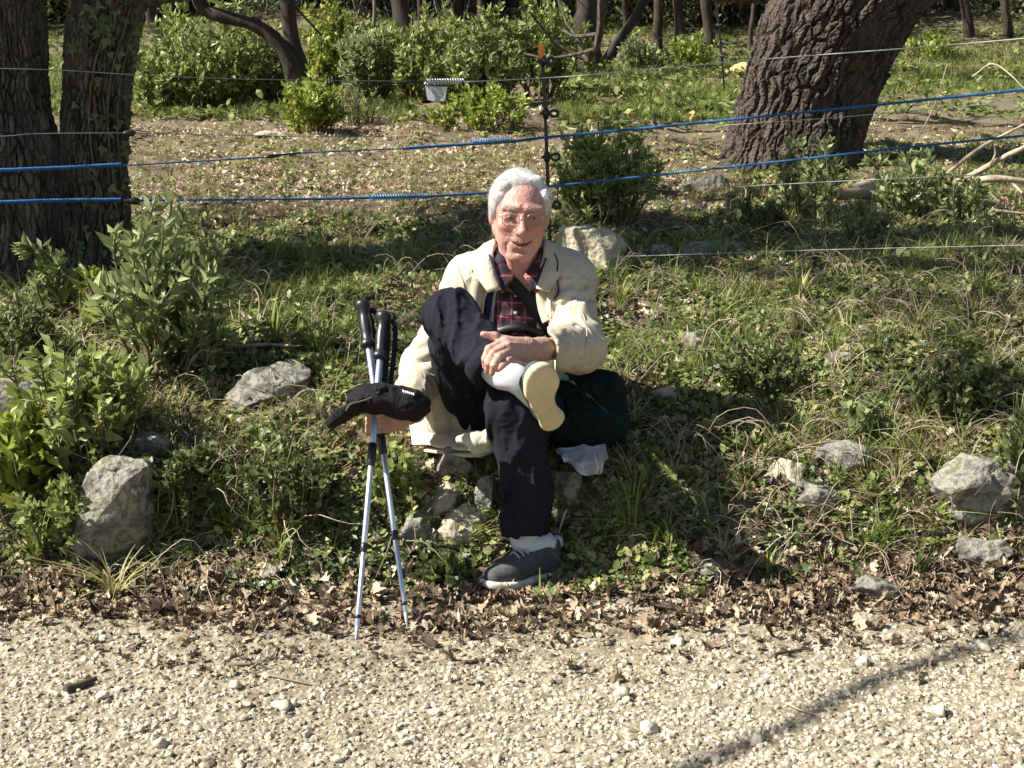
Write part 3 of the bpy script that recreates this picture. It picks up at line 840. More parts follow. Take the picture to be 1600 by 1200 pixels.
# a big oak just outside the picture shades the twin stems; a second one's bare limbs throw streaks over the track
shade_tree(-4.6, 5.60, .30, 7.5, 'broad old oak beyond the left edge shading the twin stemmed oak', 91, limbs=2, depth=1)
root_ = np.array([-9.2, 5.3, float(H(-9.2, 5.3))])
ts_ = np.array(TO_SUN)
rs = np.random.default_rng(404)
stem_ = catmull([root_ + np.array([0, 0, -.1]), root_ + np.array([.15, .05, 1.8]), root_ + np.array([.5, .05, 3.2]), root_ + np.array([1.2, .1, 4.6]), root_ + np.array([2.6, 0, 5.4])], 50)
axis_ = np.stack([np.array([0.0, 4.2, .4]) + ts_ * t for t in (3, 4, 5, 6, 7, 8, 9)])
top_ = np.array([.0, 4.4, 1.0])
clumps = []
for k in range(700):
    u, v = rs.uniform(-60, 1660), rs.uniform(300, 930)
    if u < 560 and v > 470: continue
    g_ = G(u, v)
    if n2(g_[0], g_[1] * 1.0, 1.25, 77.0) < .20: continue
    t = rs.uniform(5.2, 8.5)
    q = g_ + ts_ * t
    # leave the seated man in the sun
    best = min(np.linalg.norm(np.cross(q - m_, ts_)) for m_ in (np.array([0, 4.2, .3]), np.array([0, 4.35, .7]), np.array([0, 4.42, 1.05]), np.array([-.35, 4.1, .5]), np.array([.0, 4.0, .1]), np.array([-.45, 3.9, .3]), np.array([.3, 4.3, .5])))
    if best < .60: continue
    clumps.append(q)
    if len(clumps) >= 95: break
fork = []
for k in range(0, len(clumps), 5):
    q = clumps[k]
    fork.append(tube(catmull([stem_[44], (stem_[44] + q) / 2 + np.array([0, 0, .35]) + rs.normal(size=3) * .2, q], 14), np.linspace(.022, .006, 14), 5, cap=False))
    for j in range(1, 5):
        if k + j < len(clumps): fork.append(tube(np.stack([(q + stem_[44]) / 2 * .4 + q * .6, (q + clumps[k + j]) / 2, clumps[k + j]]), np.array([.014, .010, .006]), 4, cap=False))
hol = empty('evergreen_oak', root_, 'evergreen oak beyond the left edge whose crown dapples the slope', 'tree')
v_, f_ = tube(stem_, np.linspace(.26, .10, 50), 16, bark_disp(.02, 9, 2.0, .03)); obj('trunk', v_, f_, M['bark'], hol)
v_, f_ = join(fork); cr_ = obj('crown', v_, f_, M['bark'], hol)
pos = np.concatenate([q + rs.normal(size=(90, 3)) * np.array([.17, .17, .12]) for q in clumps])
V, F_, var = leaf_cloud(pos, rs.normal(size=pos.shape), rs.uniform(.05, .10, len(pos)), .5, rs)
me = np_mesh('foliage', V, F_); vattr(me, 'var', var); link('foliage', me, M['dark_leaf'], cr_)

# a tree beside the photographer holds the bare limb whose thin shadow crosses the gravel
pl = [G(u, v) + ts_ * 6.0 for u, v in [(1170, 1165), (1250, 1132), (1330, 1085), (1450, 1040), (1640, 985), (1760, 950)]]
rt_ = np.array([-4.9, .6, float(H(-4.9, .6))])
st2 = catmull([rt_ + np.array([0, 0, -.1]), rt_ + np.array([.05, 0, 1.6]), rt_ + np.array([.0, .1, 3.2]), rt_ + np.array([-.1, .1, 4.6])], 40)
lp_ = catmull([st2[26], st2[26] + np.array([.25, .7, .5])] + pl, 60)
tree('oak_tree', 'bare oak standing beside the photographer with one long limb', rt_, [(st2, np.linspace(.17, .07, 40)), (lp_, np.interp(np.linspace(0, 1, 60), [0, .35, .6, 1], [.05, .016, .026, .010]))], M['bark'], seed=95, limbs=0, trunk_mat=M['bark'], tn=(14, 48))

# ================================================================== shrubs and plants
def shrub(name, base, label, m, height, radius, stems, per, leaf, width=.42, lean=.5, cat='shrub', group=None, seed=0, side=2, bare=.15, up=.25, along=1.0):
    rs = np.random.default_rng(seed)
    e = empty(name, base, label, cat, group)
    base = np.asarray(base, float)
    sp, pos, dirs, siz = [], [], [], []
    for k in range(stems):
        a = rs.uniform(0, 6.28); rr = radius * math.sqrt(rs.uniform(0, 1))
        h = height * rs.uniform(.45, 1.08) * (1 - .35 * (rr / radius) ** 2)
        tip = base + np.array([math.cos(a) * rr, math.sin(a) * rr, h])
        b = base + np.array([math.cos(a) * rr * (1 - lean), math.sin(a) * rr * (1 - lean), 0])
        b[2] = float(H(b[0], b[1])) - .01
        mid = (b + tip) / 2 + rs.normal(size=3) * .06 * height
        path = catmull([b, mid, tip], 9)
        sp.append(tube(path, np.linspace(.0045, .0015, 9) * (1 + height), 4, cap=False))
        axes = [(path, bare, h)]
        for q in range(side):
            i = rs.integers(3, 8)
            dv = rs.normal(size=3) * np.array([1, 1, .4]) + np.array([0, 0, .6])
            dv /= np.linalg.norm(dv)
            p2 = catmull([path[i], path[i] + dv * h * .12, path[i] + dv * h * .22 + np.array([0, 0, .06 * h])], 5)
            sp.append(tube(p2, np.linspace(.003, .001, 5) * (1 + height), 3, cap=False))
            axes.append((p2, .1, h * .5))
        for pth, b_, hh in axes:
            n = max(4, int(.75 * per * (hh / height)))
            t = b_ + (1 - b_) * rs.uniform(0, 1, n) ** .8
            ii = t * (len(pth) - 1); i0 = np.minimum(ii.astype(int), len(pth) - 2); ff = (ii - i0)[:, None]
            q = pth[i0] * (1 - ff) + pth[i0 + 1] * ff
            ax = pth[i0 + 1] - pth[i0]; ax /= np.linalg.norm(ax, axis=1)[:, None] + 1e-9
            d = rs.normal(size=(n, 3)); d -= ax * np.sum(d * ax, 1)[:, None]; d /= np.linalg.norm(d, axis=1)[:, None] + 1e-9
            pos.append(q); dirs.append(d + ax * along); siz.append(leaf * 1.15 * rs.uniform(.55, 1.15, n) * (1.1 - .35 * t))
    v, f = join(sp)
    obj('stems', v, f, M['stem'], e)
    pos, dirs, siz = np.concatenate(pos), np.concatenate(dirs), np.concatenate(siz)
    V, F_, var = leaf_cloud(pos, dirs, siz, width, rs, .6, up)
    me = np_mesh('foliage', V, F_); vattr(me, 'var', var)
    link('foliage', me, m, e)
    return e
def shrub_px(name, u, v, hpx, wpx, label, m, stems, per, leafpx, seed, **kw):
    b = G(u, v); s = ppm(b)
    return shrub(name, b, label, m, hpx / s, wpx / s / 2, stems, per, leafpx / s, seed=seed, **kw)

# sunlit bushes at the back of the clearing
gb = 'pale green bushes at the back of the clearing'
shrub_px('bush', 335, 170, 175, 235, 'broad pale green bush under the arching limb', M['shrub_leaf'], 105, 62, 15, 41, group=gb)
shrub_px('bush', 248, 180, 110, 90, 'low pale bush between the twin oak and the broad bush', M['shrub_leaf'], 36, 50, 14, 42, group=gb)
shrub_px('bush', 425, 164, 110, 80, 'dense green bush filling the foot of the crooked tree', M['shrub_leaf'], 34, 50, 14, 47, group=gb)
shrub_px('bush', 488, 204, 92, 90, 'small bright green bush in front of the crooked trunk', M['bright_leaf'], 36, 46, 15, 43, group=gb)
shrub_px('bush', 520, 140, 150, 80, 'tall yellowish green shrub right of the crooked tree', M['bright_leaf'], 36, 50, 13, 44, group=gb)
shrub_px('bush', 580, 158, 125, 100, 'greyish green shrub left of the hanging white plate', M['sage_leaf'], 52, 50, 13, 45, group=gb)
shrub_px('bush', 655, 156, 135, 80, 'upright pale shrub directly above the uppermost spring', M['shrub_leaf'], 40, 56, 14, 46, group=gb)
shrub_px('bush', 735, 168, 130, 180, 'wide leafy shrub behind the top wire left of the post', M['shrub_leaf'], 90, 60, 14, 48, group=gb)
shrub_px('bush', 775, 150, 178, 34, 'slender pale spire between the wide shrub and the post', M['shrub_leaf'], 8, 76, 14, 39, group=gb, lean=.15)
shrub_px('bush', 845, 152, 178, 70, 'tall pale spires of shrub rising behind the orange post tip', M['shrub_leaf'], 30, 70, 14, 49, group=gb, lean=.2)
shrub_px('bush', 765, 204, 70, 140, 'low bush with brown leaves under the top wire', M['bright_leaf'], 36, 36, 13, 50, group=gb)
shrub_px('bush', 912, 125, 112, 24, 'single pale leafy spire in front of the thick dark trunk', M['shrub_leaf'], 5, 74, 14, 51, group=gb, lean=.1)
shrub_px('bush', 690, 200, 45, 60, 'small yellow green plant below the hanging white plate', M['bright_leaf'], 20, 24, 10, 52, group=gb)
shrub_px('bush', 560, 196, 80, 90, 'sparse grey twiggy bush on the bare earth', M['sage_leaf'], 30, 30, 9, 53, group=gb, width=.22)
shrub_px('bush', 700, 128, 122, 90, 'loose pale shrub half hidden behind the wide leafy one', M['shrub_leaf'], 30, 50, 13, 34, group=gb, lean=.2)
shrub_px('bush', 605, 130, 125, 60, 'narrow yellow green shrub beside the thin pale grey stem', M['bright_leaf'], 20, 50, 12, 35, group=gb, lean=.2)
shrub_px('bush', 880, 118, 105, 60, 'wispy shrub between the spires and the thick dark trunk', M['shrub_leaf'], 16, 50, 12, 36, group=gb, lean=.2)
shrub_px('bush', 1002, 112, 58, 90, 'low tangled shrub under the slanting tree', M['sage_leaf'], 30, 36, 10, 37, group=gb)
shrub_px('bush', 1082, 104, 50, 80, 'low bush left of the distant fence post', M['bright_leaf'], 26, 34, 10, 38, group=gb)
shrub_px('bush', 1450, 92, 46, 90, 'low bright bush in the grass right of the leaning trunk', M['bright_leaf'], 26, 34, 10, 31, group=gb)
# behind the man
shrub_px('bush', 945, 350, 165, 170, 'round glossy bush beside the fence post above the pale boulder', M['shrub_leaf'], 80, 46, 16, 54)
shrub_px('bush', 1005, 300, 80, 60, 'thin sunlit bush right of the round glossy bush', M['shrub_leaf'], 18, 30, 12, 55)
# grey-leaved shrubs by the leaning oak
gg = 'grey leaved shrubs below the leaning oak'
shrub_px('sage_shrub', 1255, 340, 150, 60, 'tallest grey green shrub standing before the leaning trunk', M['sage_leaf'], 13, 60, 17, 61, group=gg, lean=.25)
shrub_px('sage_shrub', 1285, 350, 140, 46, 'slim grey green shrub just right of the tallest one', M['sage_leaf'], 8, 56, 17, 62, group=gg, lean=.25)
shrub_px('sage_shrub', 1415, 345, 125, 120, 'spreading grey green shrub beside the cut logs', M['sage_leaf'], 20, 52, 17, 63, group=gg)
shrub_px('sage_shrub', 1500, 350, 75, 110, 'low grey green shrub under the dead branches', M['sage_leaf'], 20, 40, 15, 64, group=gg)
shrub_px('sage_shrub', 1190, 360, 60, 90, 'low green plant left of the tallest grey shrub', M['dark_leaf'], 22, 34, 12, 65, group=gg)
shrub_px('sage_shrub', 1345, 372, 60, 110, 'leafy plant in front of the cut logs', M['sage_leaf'], 20, 34, 14, 66, group=gg)
# left side
gl = 'leafy shrubs at the left of the bank'
shrub_px('leafy_shrub', 255, 585, 270, 210, 'tall leafy shrub left of the grey boulder', M['sage_leaf'], 28, 50, 34, 71, group=gl, width=.36, lean=.6)
shrub_px('leafy_shrub', 332, 590, 150, 70, 'upright leafy stem touching the grey boulder', M['sage_leaf'], 8, 46, 28, 72, group=gl, width=.36)
shrub_px('leafy_shrub', 92, 500, 140, 60, 'silvery spire of leaves at the foot of the twin oak', M['sage_leaf'], 7, 62, 24, 73, group=gl, width=.36, lean=.2)
shrub_px('leafy_shrub', 170, 500, 95, 80, 'sparse shrub with broad yellow green leaves by the oak', M['bright_leaf'], 10, 14, 38, 74, group=gl, width=.4)
shrub_px('leafy_shrub', 130, 705, 170, 220, 'spreading leafy shrub above the leaning slab', M['shrub_leaf'], 40, 30, 30, 75, group=gl, width=.45)
shrub_px('leafy_shrub', 25, 790, 170, 120, 'bright green plant at the left edge of the picture', M['bright_leaf'], 18, 22, 42, 76, group=gl, width=.36)
shrub_px('leafy_shrub', 40, 575, 110, 120, 'dark low shrub left of the silvery spire', M['dark_leaf'], 26, 36, 18, 77, group=gl)
shrub_px('leafy_shrub', 285, 800, 105, 150, 'ivy covered hump right of the leaning slab', M['dark_leaf'], 46, 34, 19, 78, group=gl, width=.75)
shrub_px('leafy_shrub', 95, 850, 110, 130, 'tangle of small leaves below the leaning slab', M['shrub_leaf'], 40, 26, 18, 79, group=gl, width=.7)
shrub_px('leafy_shrub', 450, 790, 90, 170, 'mat of small dull leaves left of the walking poles', M['dark_leaf'], 50, 26, 15, 80, group=gl, width=.7)
# right side
gr_ = 'low plants at the right of the bank'
shrub_px('low_shrub', 1585, 800, 150, 70, 'ivy hanging over the large slab at the right edge', M['dark_leaf'], 26, 36, 20, 81, group=gr_, width=.8)
shrub_px('low_shrub', 1490, 640, 80, 200, 'low dark bush above the large slab', M['dark_leaf'], 50, 32, 16, 82, group=gr_, width=.6)
shrub_px('low_shrub', 1350, 690, 60, 90, 'ivy sprig growing over the small stones', M['sage_leaf'], 24, 24, 20, 83, group=gr_, width=.8)
shrub_px('low_shrub', 1180, 600, 60, 160, 'flat leafy patch right of the dark bag', M['dark_leaf'], 40, 24, 15, 84, group=gr_, width=.6)
shrub_px('low_shrub', 618, 790, 90, 80, 'sunlit ivy growing over the stacked stones', M['shrub_leaf'], 34, 24, 17, 85, group=gr_, width=.85)
shrub_px('low_shrub', 700, 915, 45, 100, 'dark ivy at the foot of the stacked stones', M['dark_leaf'], 30, 24, 18, 86, group=gr_, width=.85)

# long grass clumps
def clump(u, v, hpx, label, seed, m='grass', n=26, lean=.8, wpx=2.2):
    b = G(u, v); s = hpx / ppm(b)
    vv, ff = tuft(seed, n, .10, lean, wpx / hpx, 6)
    o = based('grass_clump', vv * s + b, ff, M[m], b)
    tag(o, label, 'grass clump', 'long grass clumps on the bank')
clump(985, 830, 150, 'tall grass clump in the shade right of the seated man', 1, n=30)
clump(1040, 860, 120, 'arching grass clump right of the front shoe', 2, n=24, lean=1.3)
clump(180, 935, 120, 'long drooping grass clump at the foot of the leaning slab', 3, n=30, lean=1.5)
clump(60, 880, 120, 'grass clump at the lower left edge of the bank', 4, n=26, lean=1.0)
clump(350, 830, 110, 'thin grass clump between slab and poles', 5, n=16, lean=.9)
clump(430, 540, 110, 'grass clump behind the grey boulder', 6, n=26, lean=.8)
clump(500, 560, 100, 'grass clump between the grey boulder and the poles', 7, n=24, lean=1.1)
clump(1440, 900, 70, 'small yellowish grass clump beside the pointed stone', 8, n=16, lean=.6)
clump(845, 945, 60, 'few thin blades in front of the shoe', 9, n=8, lean=.9, wpx=1.8)
clump(1200, 900, 60, 'short grass clump in the leaf litter', 10, n=14, lean=.7)
clump(1300, 560, 70, 'grass clump by the small flat stone on the slope', 11, n=20, lean=.7)
clump(720, 860, 80, 'thin grass clump left of the front shoe', 12, n=10, lean=1.3, wpx=1.8)
for k, (u, v, nm) in enumerate([(970, 480, 'right of the sleeve'), (1090, 470, 'below the dark flat stones'), (1250, 470, 'in the middle of the slope'), (1400, 480, 'towards the right of the slope'), (1540, 470, 'at the far right of the slope'), (640, 420, 'left of the beige jacket'), (440, 420, 'behind the leafy shrub'), (540, 470, 'behind the pole handles')]):
    clump(u, v, 55 + 5 * (k % 3), 'green grass clump on the slope ' + nm, 20 + k, n=34, lean=.7)

# ================================================================== far wood
def twig_clump(seed, n=46):
    rs = np.random.default_rng(seed); parts = []
    for k in range(n):
        b = np.array([rs.uniform(-.5, .5), rs.uniform(-.3, .3), 0])
        d = np.array([rs.normal() * .5, rs.normal() * .5, 1.0])
        pth = catmull([b, b + d * .4 + rs.normal(size=3) * .08, b + d * .9 + rs.normal(size=3) * .15], 5)
        parts.append(tube(pth, np.linspace(.010, .004, 5), 3, cap=False))
    return join(parts)
def leaf_clump(seed, n=260):
    rs = np.random.default_rng(seed)
    p = rs.normal(size=(n, 3)) * np.array([.33, .33, .28]) + np.array([0, 0, .55])
    V, F_, var = leaf_cloud(p, rs.normal(size=(n, 3)), rs.uniform(.07, .14, n), .5, rs)
    return V, F_, var
TW = [src('twigs', *twig_clump(k), M['grey_twig']) for k in range(4)]
M['far_leaf'] = mat('far_leaf', (.09, .11, .05), .6, [(0, (.05, .065, .025)), (.4, (.13, .15, .06)), (.8, (.21, .23, .10)), (1, (.24, .30, .07))], src='random', scale=4, detail=0, trans=.3)
LC = []
for k in range(4):
    V, F_, var = leaf_clump(k); LC.append(src('clump', V, F_, M['far_leaf']))
x, y = field(900, 25, 46, 2, 1.3)
u, v = proj(np.stack([x, y, H(x, y)], -1))
x, y = keep(x, y, np.where((u > 1370) & (y < 30), .10, 1))
n = len(x)
pts = np.stack([x, y, H(x, y) - .05], -1)
scatter('far_undergrowth', pts, np.stack([np.zeros(n), np.zeros(n), rng.uniform(0, 6.28, n)], -1), rng.uniform(.6, 2.2, n), rng.integers(0, 4, n), TW, 'grey twiggy undergrowth of the wood behind the clearing', 'undergrowth')
x, y = field(950, 24, 46, 2, 1.3)
u, v = proj(np.stack([x, y, H(x, y)], -1))
x, y = keep(x, y, np.where((u > 1370) & (y < 30), .25, .85))
n = len(x)
pts = np.stack([x, y, H(x, y) + rng.uniform(-.3, .5, n)], -1)
scatter('far_foliage', pts, np.stack([np.zeros(n), np.zeros(n), rng.uniform(0, 6.28, n)], -1), rng.uniform(.5, 1.8, n), rng.integers(0, 4, n), LC, 'dull green foliage of the far wood', 'foliage')
def far_trunk(seed):
    rs = np.random.default_rng(seed)
    pth = catmull([(0, 0, -.3), (rs.normal() * .1, rs.normal() * .1, 2), (rs.normal() * .3, rs.normal() * .3, 4.5), (rs.normal() * .6, rs.normal() * .6, 7)], 12)
    parts = [tube(pth, np.linspace(.13, .05, 12), 7)]
    for k in range(5):
        grow(pth[rs.integers(4, 12)], rs.normal(size=3) + np.array([0, 0, .5]), 1.6, .04, 1, rs, parts)
    return join(parts)
FT = [src('far_trunk', *far_trunk(k), M['bark_far']) for k in range(4)]
x, y = field(700, 25, 60, 3, 1.3)
n = len(x)
scatter('far_wood', np.stack([x, y, H(x, y)], -1), np.stack([rng.normal(size=n) * .06, rng.normal(size=n) * .06, rng.uniform(0, 6.28, n)], -1), rng.uniform(.6, 1.5, n), rng.integers(0, 4, n), FT, 'crowded dark trunks deep in the wood', 'wood')
# ================================================================== rocks
def rock(u, v, wpx, hpx, label, seed, m='rock', dep=.8, rz=0.0, tilt=(0, 0), sub=5, sink=.36, jag=.5, cuts=16, name='rock', cat='rock', facet=(.5, .85), zup=0.0, group=None):
    b = G(u, v); s = ppm(b)
    r = np.random.default_rng(seed)
    if max(wpx, hpx) < 90: sub = min(sub, 4)
    vv, ff = ICO[sub]
    q = vv * (1 + .30 * noise(vv * 1.3 + seed)[:, None])
    for _ in range(cuts):
        n = r.normal(size=3); n /= np.linalg.norm(n); d = r.uniform(*facet)
        e = q @ n - d
        q = q - np.where(e > 0, e, 0)[:, None] * n
    rn = q / (np.linalg.norm(q, axis=1)[:, None] + 1e-9)
    strata = np.abs(noise(q * np.array([1.2, 1.2, 5.5]) + seed))
    q = q + rn * (jag * .15 * fbm(q * 2.0 + seed, 3) - .055 * np.clip(1 - strata * 7, 0, 1) - .035 * np.clip(1 - np.abs(noise(q * 3.0 + seed + 5)) * 7, 0, 1) + .012 * noise(q * 13))[:, None]
    q = q / np.abs(q).max(0)
    W, Hh = wpx / s / 2, hpx / s / 2
    q = q * np.array([W, W * dep, Hh])
    R = np.array(Euler((tilt[0], tilt[1], rz)).to_matrix())
    q = q @ R.T
    zc = Hh * (1 - 2 * sink) + zup
    o = based(name, q + b + np.array([0, W * dep * .5, zc]), ff, M[m], b, True)
    return tag(o, label, cat, group)
gs = 'stones and boulders set in the bank'
rock(916, 418, 130, 100, 'pale sunlit boulder just behind the man\'s shoulder', 1, 'rock_pale', .8, group=gs)
rock(432, 632, 172, 96, 'wide grey boulder on the bank left of the pole handles', 2, 'rock', .8, group=gs)
rock(45, 645, 140, 84, 'grey weathered boulder under the twin oak', 3, 'rock', .8, group=gs)
rock(168, 895, 165, 240, 'tall leaning slab of pale stone at the left of the bank', 4, 'rock', .45, tilt=(0, .38), group=gs, sink=.1)
rock(235, 715, 70, 60, 'small grey rock peeping out above the leaning slab', 5, 'rock', .9, group=gs)
rock(417, 915, 52, 58, 'squarish pale stone in the leaves left of the poles', 6, 'rock_pale', .7, group=gs)
rock(1515, 835, 270, 165, 'large flat faced grey slab at the right of the bank', 7, 'rock', .75, tilt=(-.45, .06), group=gs, cuts=14, facet=(.4, .7), sink=.2)
rock(1535, 885, 110, 62, 'grey stone directly below the large slab', 8, 'rock', .6, group=gs)
rock(1590, 815, 60, 80, 'pale stone at the picture edge right of the slab', 9, 'rock', .7, group=gs)
rock(1318, 740, 86, 74, 'rounded grey stone, topmost of the three by the ivy sprig', 10, 'rock', .8, group=gs)
rock(1226, 758, 78, 62, 'pale stone, leftmost of the three by the ivy sprig', 11, 'rock_pale', .8, group=gs)
rock(1284, 796, 92, 72, 'broken grey stone, lowest of the three by the ivy sprig', 12, 'rock', .8, group=gs)
rock(1374, 938, 116, 74, 'pointed grey stone at the edge of the leaf litter', 13, 'rock', .7, group=gs, cuts=14, facet=(.35, .7))
rock(1358, 985, 48, 40, 'crumbling cream stone lying on the edge of the track', 14, 'rock_pale', .8, group=gs, sub=4)
rock(495, 980, 66, 28, 'flat cream stone in the leaves left of the pole tips', 15, 'rock_pale', .7, group=gs, sub=4)
rock(1318, 570, 64, 34, 'small flat grey stone in the grass of the slope', 16, 'rock', .8, group=gs, sub=4)
rock(1044, 635, 62, 46, 'sunlit cream stone right of the dark bag', 17, 'rock_pale', .8, group=gs, sub=4)
rock(1090, 552, 50, 50, 'tan stone half sunk in the grass above the cream stone', 18, 'rock_pale', .8, group=gs, sub=4)
rock(1108, 402, 120, 36, 'long low dark stone behind the grass', 19, 'rock', .6, group=gs, sub=4)
rock(1030, 405, 56, 36, 'small lichened stone right of the pale boulder', 20, 'rock', .7, group=gs, sub=4)
rock(418, 214, 72, 14, 'flat whitish stone lying on the bare earth', 21, 'rock_pale', .6, group=gs, sub=4)
rock(1160, 116, 46, 30, 'yellow stone beside the far side of the leaning trunk', 22, 'rock_yellow', .7, group=gs, sub=4)
rock(1110, 300, 90, 50, 'low mossy hump at the foot of the leaning oak', 23, 'rock', .8, group=gs, sub=4, sink=.45)
rock(1110, 905, 62, 40, 'grey stone in the shade right of the shoe', 24, 'rock', .7, group=gs, sub=4)
# stones stacked under the seat
gk = 'stones of the low wall under the seat'
rock(705, 755, 78, 76, 'upright grey stone high in the wall below the seat', 31, 'rock', .8, group=gk, zup=.02)
rock(692, 800, 70, 66, 'roundish grey stone in the middle of the wall', 32, 'rock_pale', .8, group=gk)
rock(722, 845, 100, 84, 'largest pale grey stone low in the wall beside the shin', 33, 'rock_pale', .8, group=gk)
rock(648, 848, 80, 74, 'grey stone low in the wall nearest the poles', 34, 'rock', .8, group=gk)
rock(666, 800, 40, 40, 'small cream stone wedged in the wall', 35, 'rock_pale', .8, group=gk, sub=4)
rock(668, 858, 40, 40, 'small pale stone at the bottom of the wall', 36, 'rock_pale', .8, group=gk, sub=4)
rock(760, 800, 50, 90, 'dark stone of the wall behind the shin', 37, 'rock', .8, group=gk)
rock(880, 790, 120, 120, 'broad dark stone under the bag in deep shade', 38, 'rock', .8, group=gk)
# single stones that stand out in the gravel
gp = 'larger stones lying loose on the gravel'
for k, (u, v, w_, h_, lab) in enumerate([
        (971, 1094, 30, 24, 'grey brown cobble on the gravel below the shoe'), (1016, 1148, 40, 24, 'cream oblong stone on the gravel near the lower edge'),
        (440, 1112, 38, 20, 'cream flat stone on the gravel below the poles'), (455, 1108, 22, 16, 'small cream stone touching the flat one'),
        (882, 1008, 24, 16, 'rounded pale stone on the upper gravel under the shoe'), (1350, 1045, 26, 20, 'pale pebble on the gravel under the crumbling stone'),
        (1470, 1122, 34, 20, 'long pale pebble in the lower right gravel'), (160, 1096, 30, 18, 'pale pebble right of the dark piece of bark'),
        (1185, 1165, 30, 20, 'buff stone in the gravel right of the centre'), (1540, 1020, 26, 18, 'round white pebble near the right edge'), (1062, 1010, 30, 14, 'flat white pebble at the edge of the leaves'),
        (365, 1080, 30, 20, 'white pebble on the gravel below the bent twig'), (250, 1172, 34, 20, 'cream stone at the lower left of the gravel')]):
    rock(u, v, w_, h_, lab, 60 + k, 'pebble_big', .8, name='stone', cat='stone', sub=2, group=gp, sink=.12, jag=.3, rz=k * 1.3)
# countable pale pebbles and dead leaves: the ones that show largest
peb = [np_mesh('pebble', *stone(100 + k, 2), False) for k in range(6)]
for p_ in peb: p_.materials.append(M['pebble'])
x, y = field(90, 2.62, 3.62, -.1, 1.4)
for k in range(len(x)):
    o = bpy.data.objects.new('pebble', peb[k % 6]); COL.objects.link(o)
    s = rng.uniform(.008, .015)
    o.location = (x[k], y[k], float(H(x[k], y[k])) + s * .35 + .004); o.scale = (s, s, s); o.rotation_euler = (rng.normal() * .3, rng.normal() * .3, rng.uniform(0, 6.28))
    tag(o, 'pale limestone pebble lying loose on the gravel track', 'pebble', 'pebbles of the gravel track')
lvs = [np_mesh('dead_leaf', *oak_leaf(200 + k)) for k in range(10)]
for p_ in lvs: p_.materials.append(M['dead_leaf'])
x, y = field(420, 3.55, 4.25, -.1, 1.0)
ed = y - edge_y(x)
x, y = keep(x, y, np.where(ed < 0, .18, .85))
x, y = x[:240], y[:240]
pts, rot, s, i = lay(x, y, .018, .55, rng.uniform(.038, .064, len(x)), 10)
for k in range(len(x)):
    o = bpy.data.objects.new('dead_leaf', lvs[i[k]]); COL.objects.link(o)
    o.location = pts[k]; o.rotation_euler = rot[k]; o.scale = (s[k],) * 3
    tag(o, 'curled brown dead oak leaf in the litter at the foot of the bank', 'leaf', 'dead oak leaves at the foot of the bank')

# ================================================================== sticks, logs, dead branches
def stick(name, pts_px, rpx, label, m, cat='twig', lift=.01, nseg=6, group=None, ends=None):
    pts = []
    for q in pts_px:
        if len(q) == 2:
            p = G(*q); p[2] += lift
        else:
            p = P(*q)
        pts.append(p)
    path = catmull(pts, 8 * len(pts))
    r = rpx / ppm(pts[0])
    v, f = tube(path, np.linspace(r, r * (ends or .5), len(path)), nseg, lambda a, L, q: .18 * r * noise(q * 40))
    o = based(name, v, f, M[m], pts[0])
    return tag(o, label, cat, group)
gt = 'twigs lying on the ground'
stick('twig', [(355, 1046), (400, 1042), (425, 1032), (432, 1018), (428, 1014)], 2.6, 'bent twig lying on the gravel left of the pole tips', 'twig', group=gt)
stick('twig', [(415, 1060), (460, 1070), (500, 1078)], 2.4, 'straight thin twig just below the bent one', 'twig', group=gt)
stick('twig', [(1210, 1028), (1260, 1020), (1300, 1014)], 2.4, 'dark straight twig on the right gravel', 'twig_dark', group=gt)
stick('twig', [(1228, 1105), (1250, 1116), (1272, 1122)], 2.0, 'pale short twig below the dark straight one', 'twig_pale', group=gt)
stick('twig', [(725, 1041), (748, 1038), (768, 1035)], 3.2, 'short dark stick on the gravel below the shoe', 'twig_dark', group=gt)
stick('bark_piece', [(102, 1085), (125, 1078), (150, 1068)], 8, 'dark curled piece of bark on the left gravel', 'twig_dark', 'bark', group=gt, ends=.7)
stick('twig', [(1110, 690, 4.45), (1160, 665, 4.6), (1230, 640, 4.75), (1290, 646, 4.75)], 2.2, 'long thin bramble stem arching across the right of the bank', 'twig', group=gt)
stick('twig', [(1145, 792), (1146, 775, 4.25), (1140, 768, 4.22)], 2.0, 'little forked pale twig standing in the shaded leaves', 'twig_pale', group=gt)
stick('twig', [(1420, 660), (1500, 650), (1560, 640)], 2.4, 'dark stem lying above the large slab', 'twig_dark', group=gt)
stick('twig', [(885, 795, 4.1), (875, 825, 4.08), (872, 845)], 2.0, 'dry pale stalk beside the trouser hem', 'twig_pale', group=gt)
stick('twig', [(355, 556), (420, 552), (480, 556)], 4.0, 'pale stick lying on the wide grey boulder', 'twig_pale', group=gt, lift=.03)
stick('twig', [(205, 218), (260, 210), (300, 205)], 1.4, 'thin dark twig on the bare earth right of the twin oak', 'twig_dark', group=gt)
stick('twig', [(1150, 900), (1175, 885), (1195, 868)], 4.0, 'short brown stick in the leaf litter right of the shade', 'twig', group=gt)
for k in range(26):
    u, v = rng.uniform(20, 1580), rng.uniform(880, 1150)
    a = rng.uniform(-.9, .9); l = rng.uniform(14, 34)
    stick('twig', [(u, v), (u + l * math.cos(a) * .5, v + l * math.sin(a) * .2 + 1), (u + l * math.cos(a), v + l * math.sin(a) * .4)], 1.3,
          'tiny broken twig scattered on the litter and gravel', ('twig', 'twig_dark', 'twig_pale')[k % 3], group='tiny broken twigs')
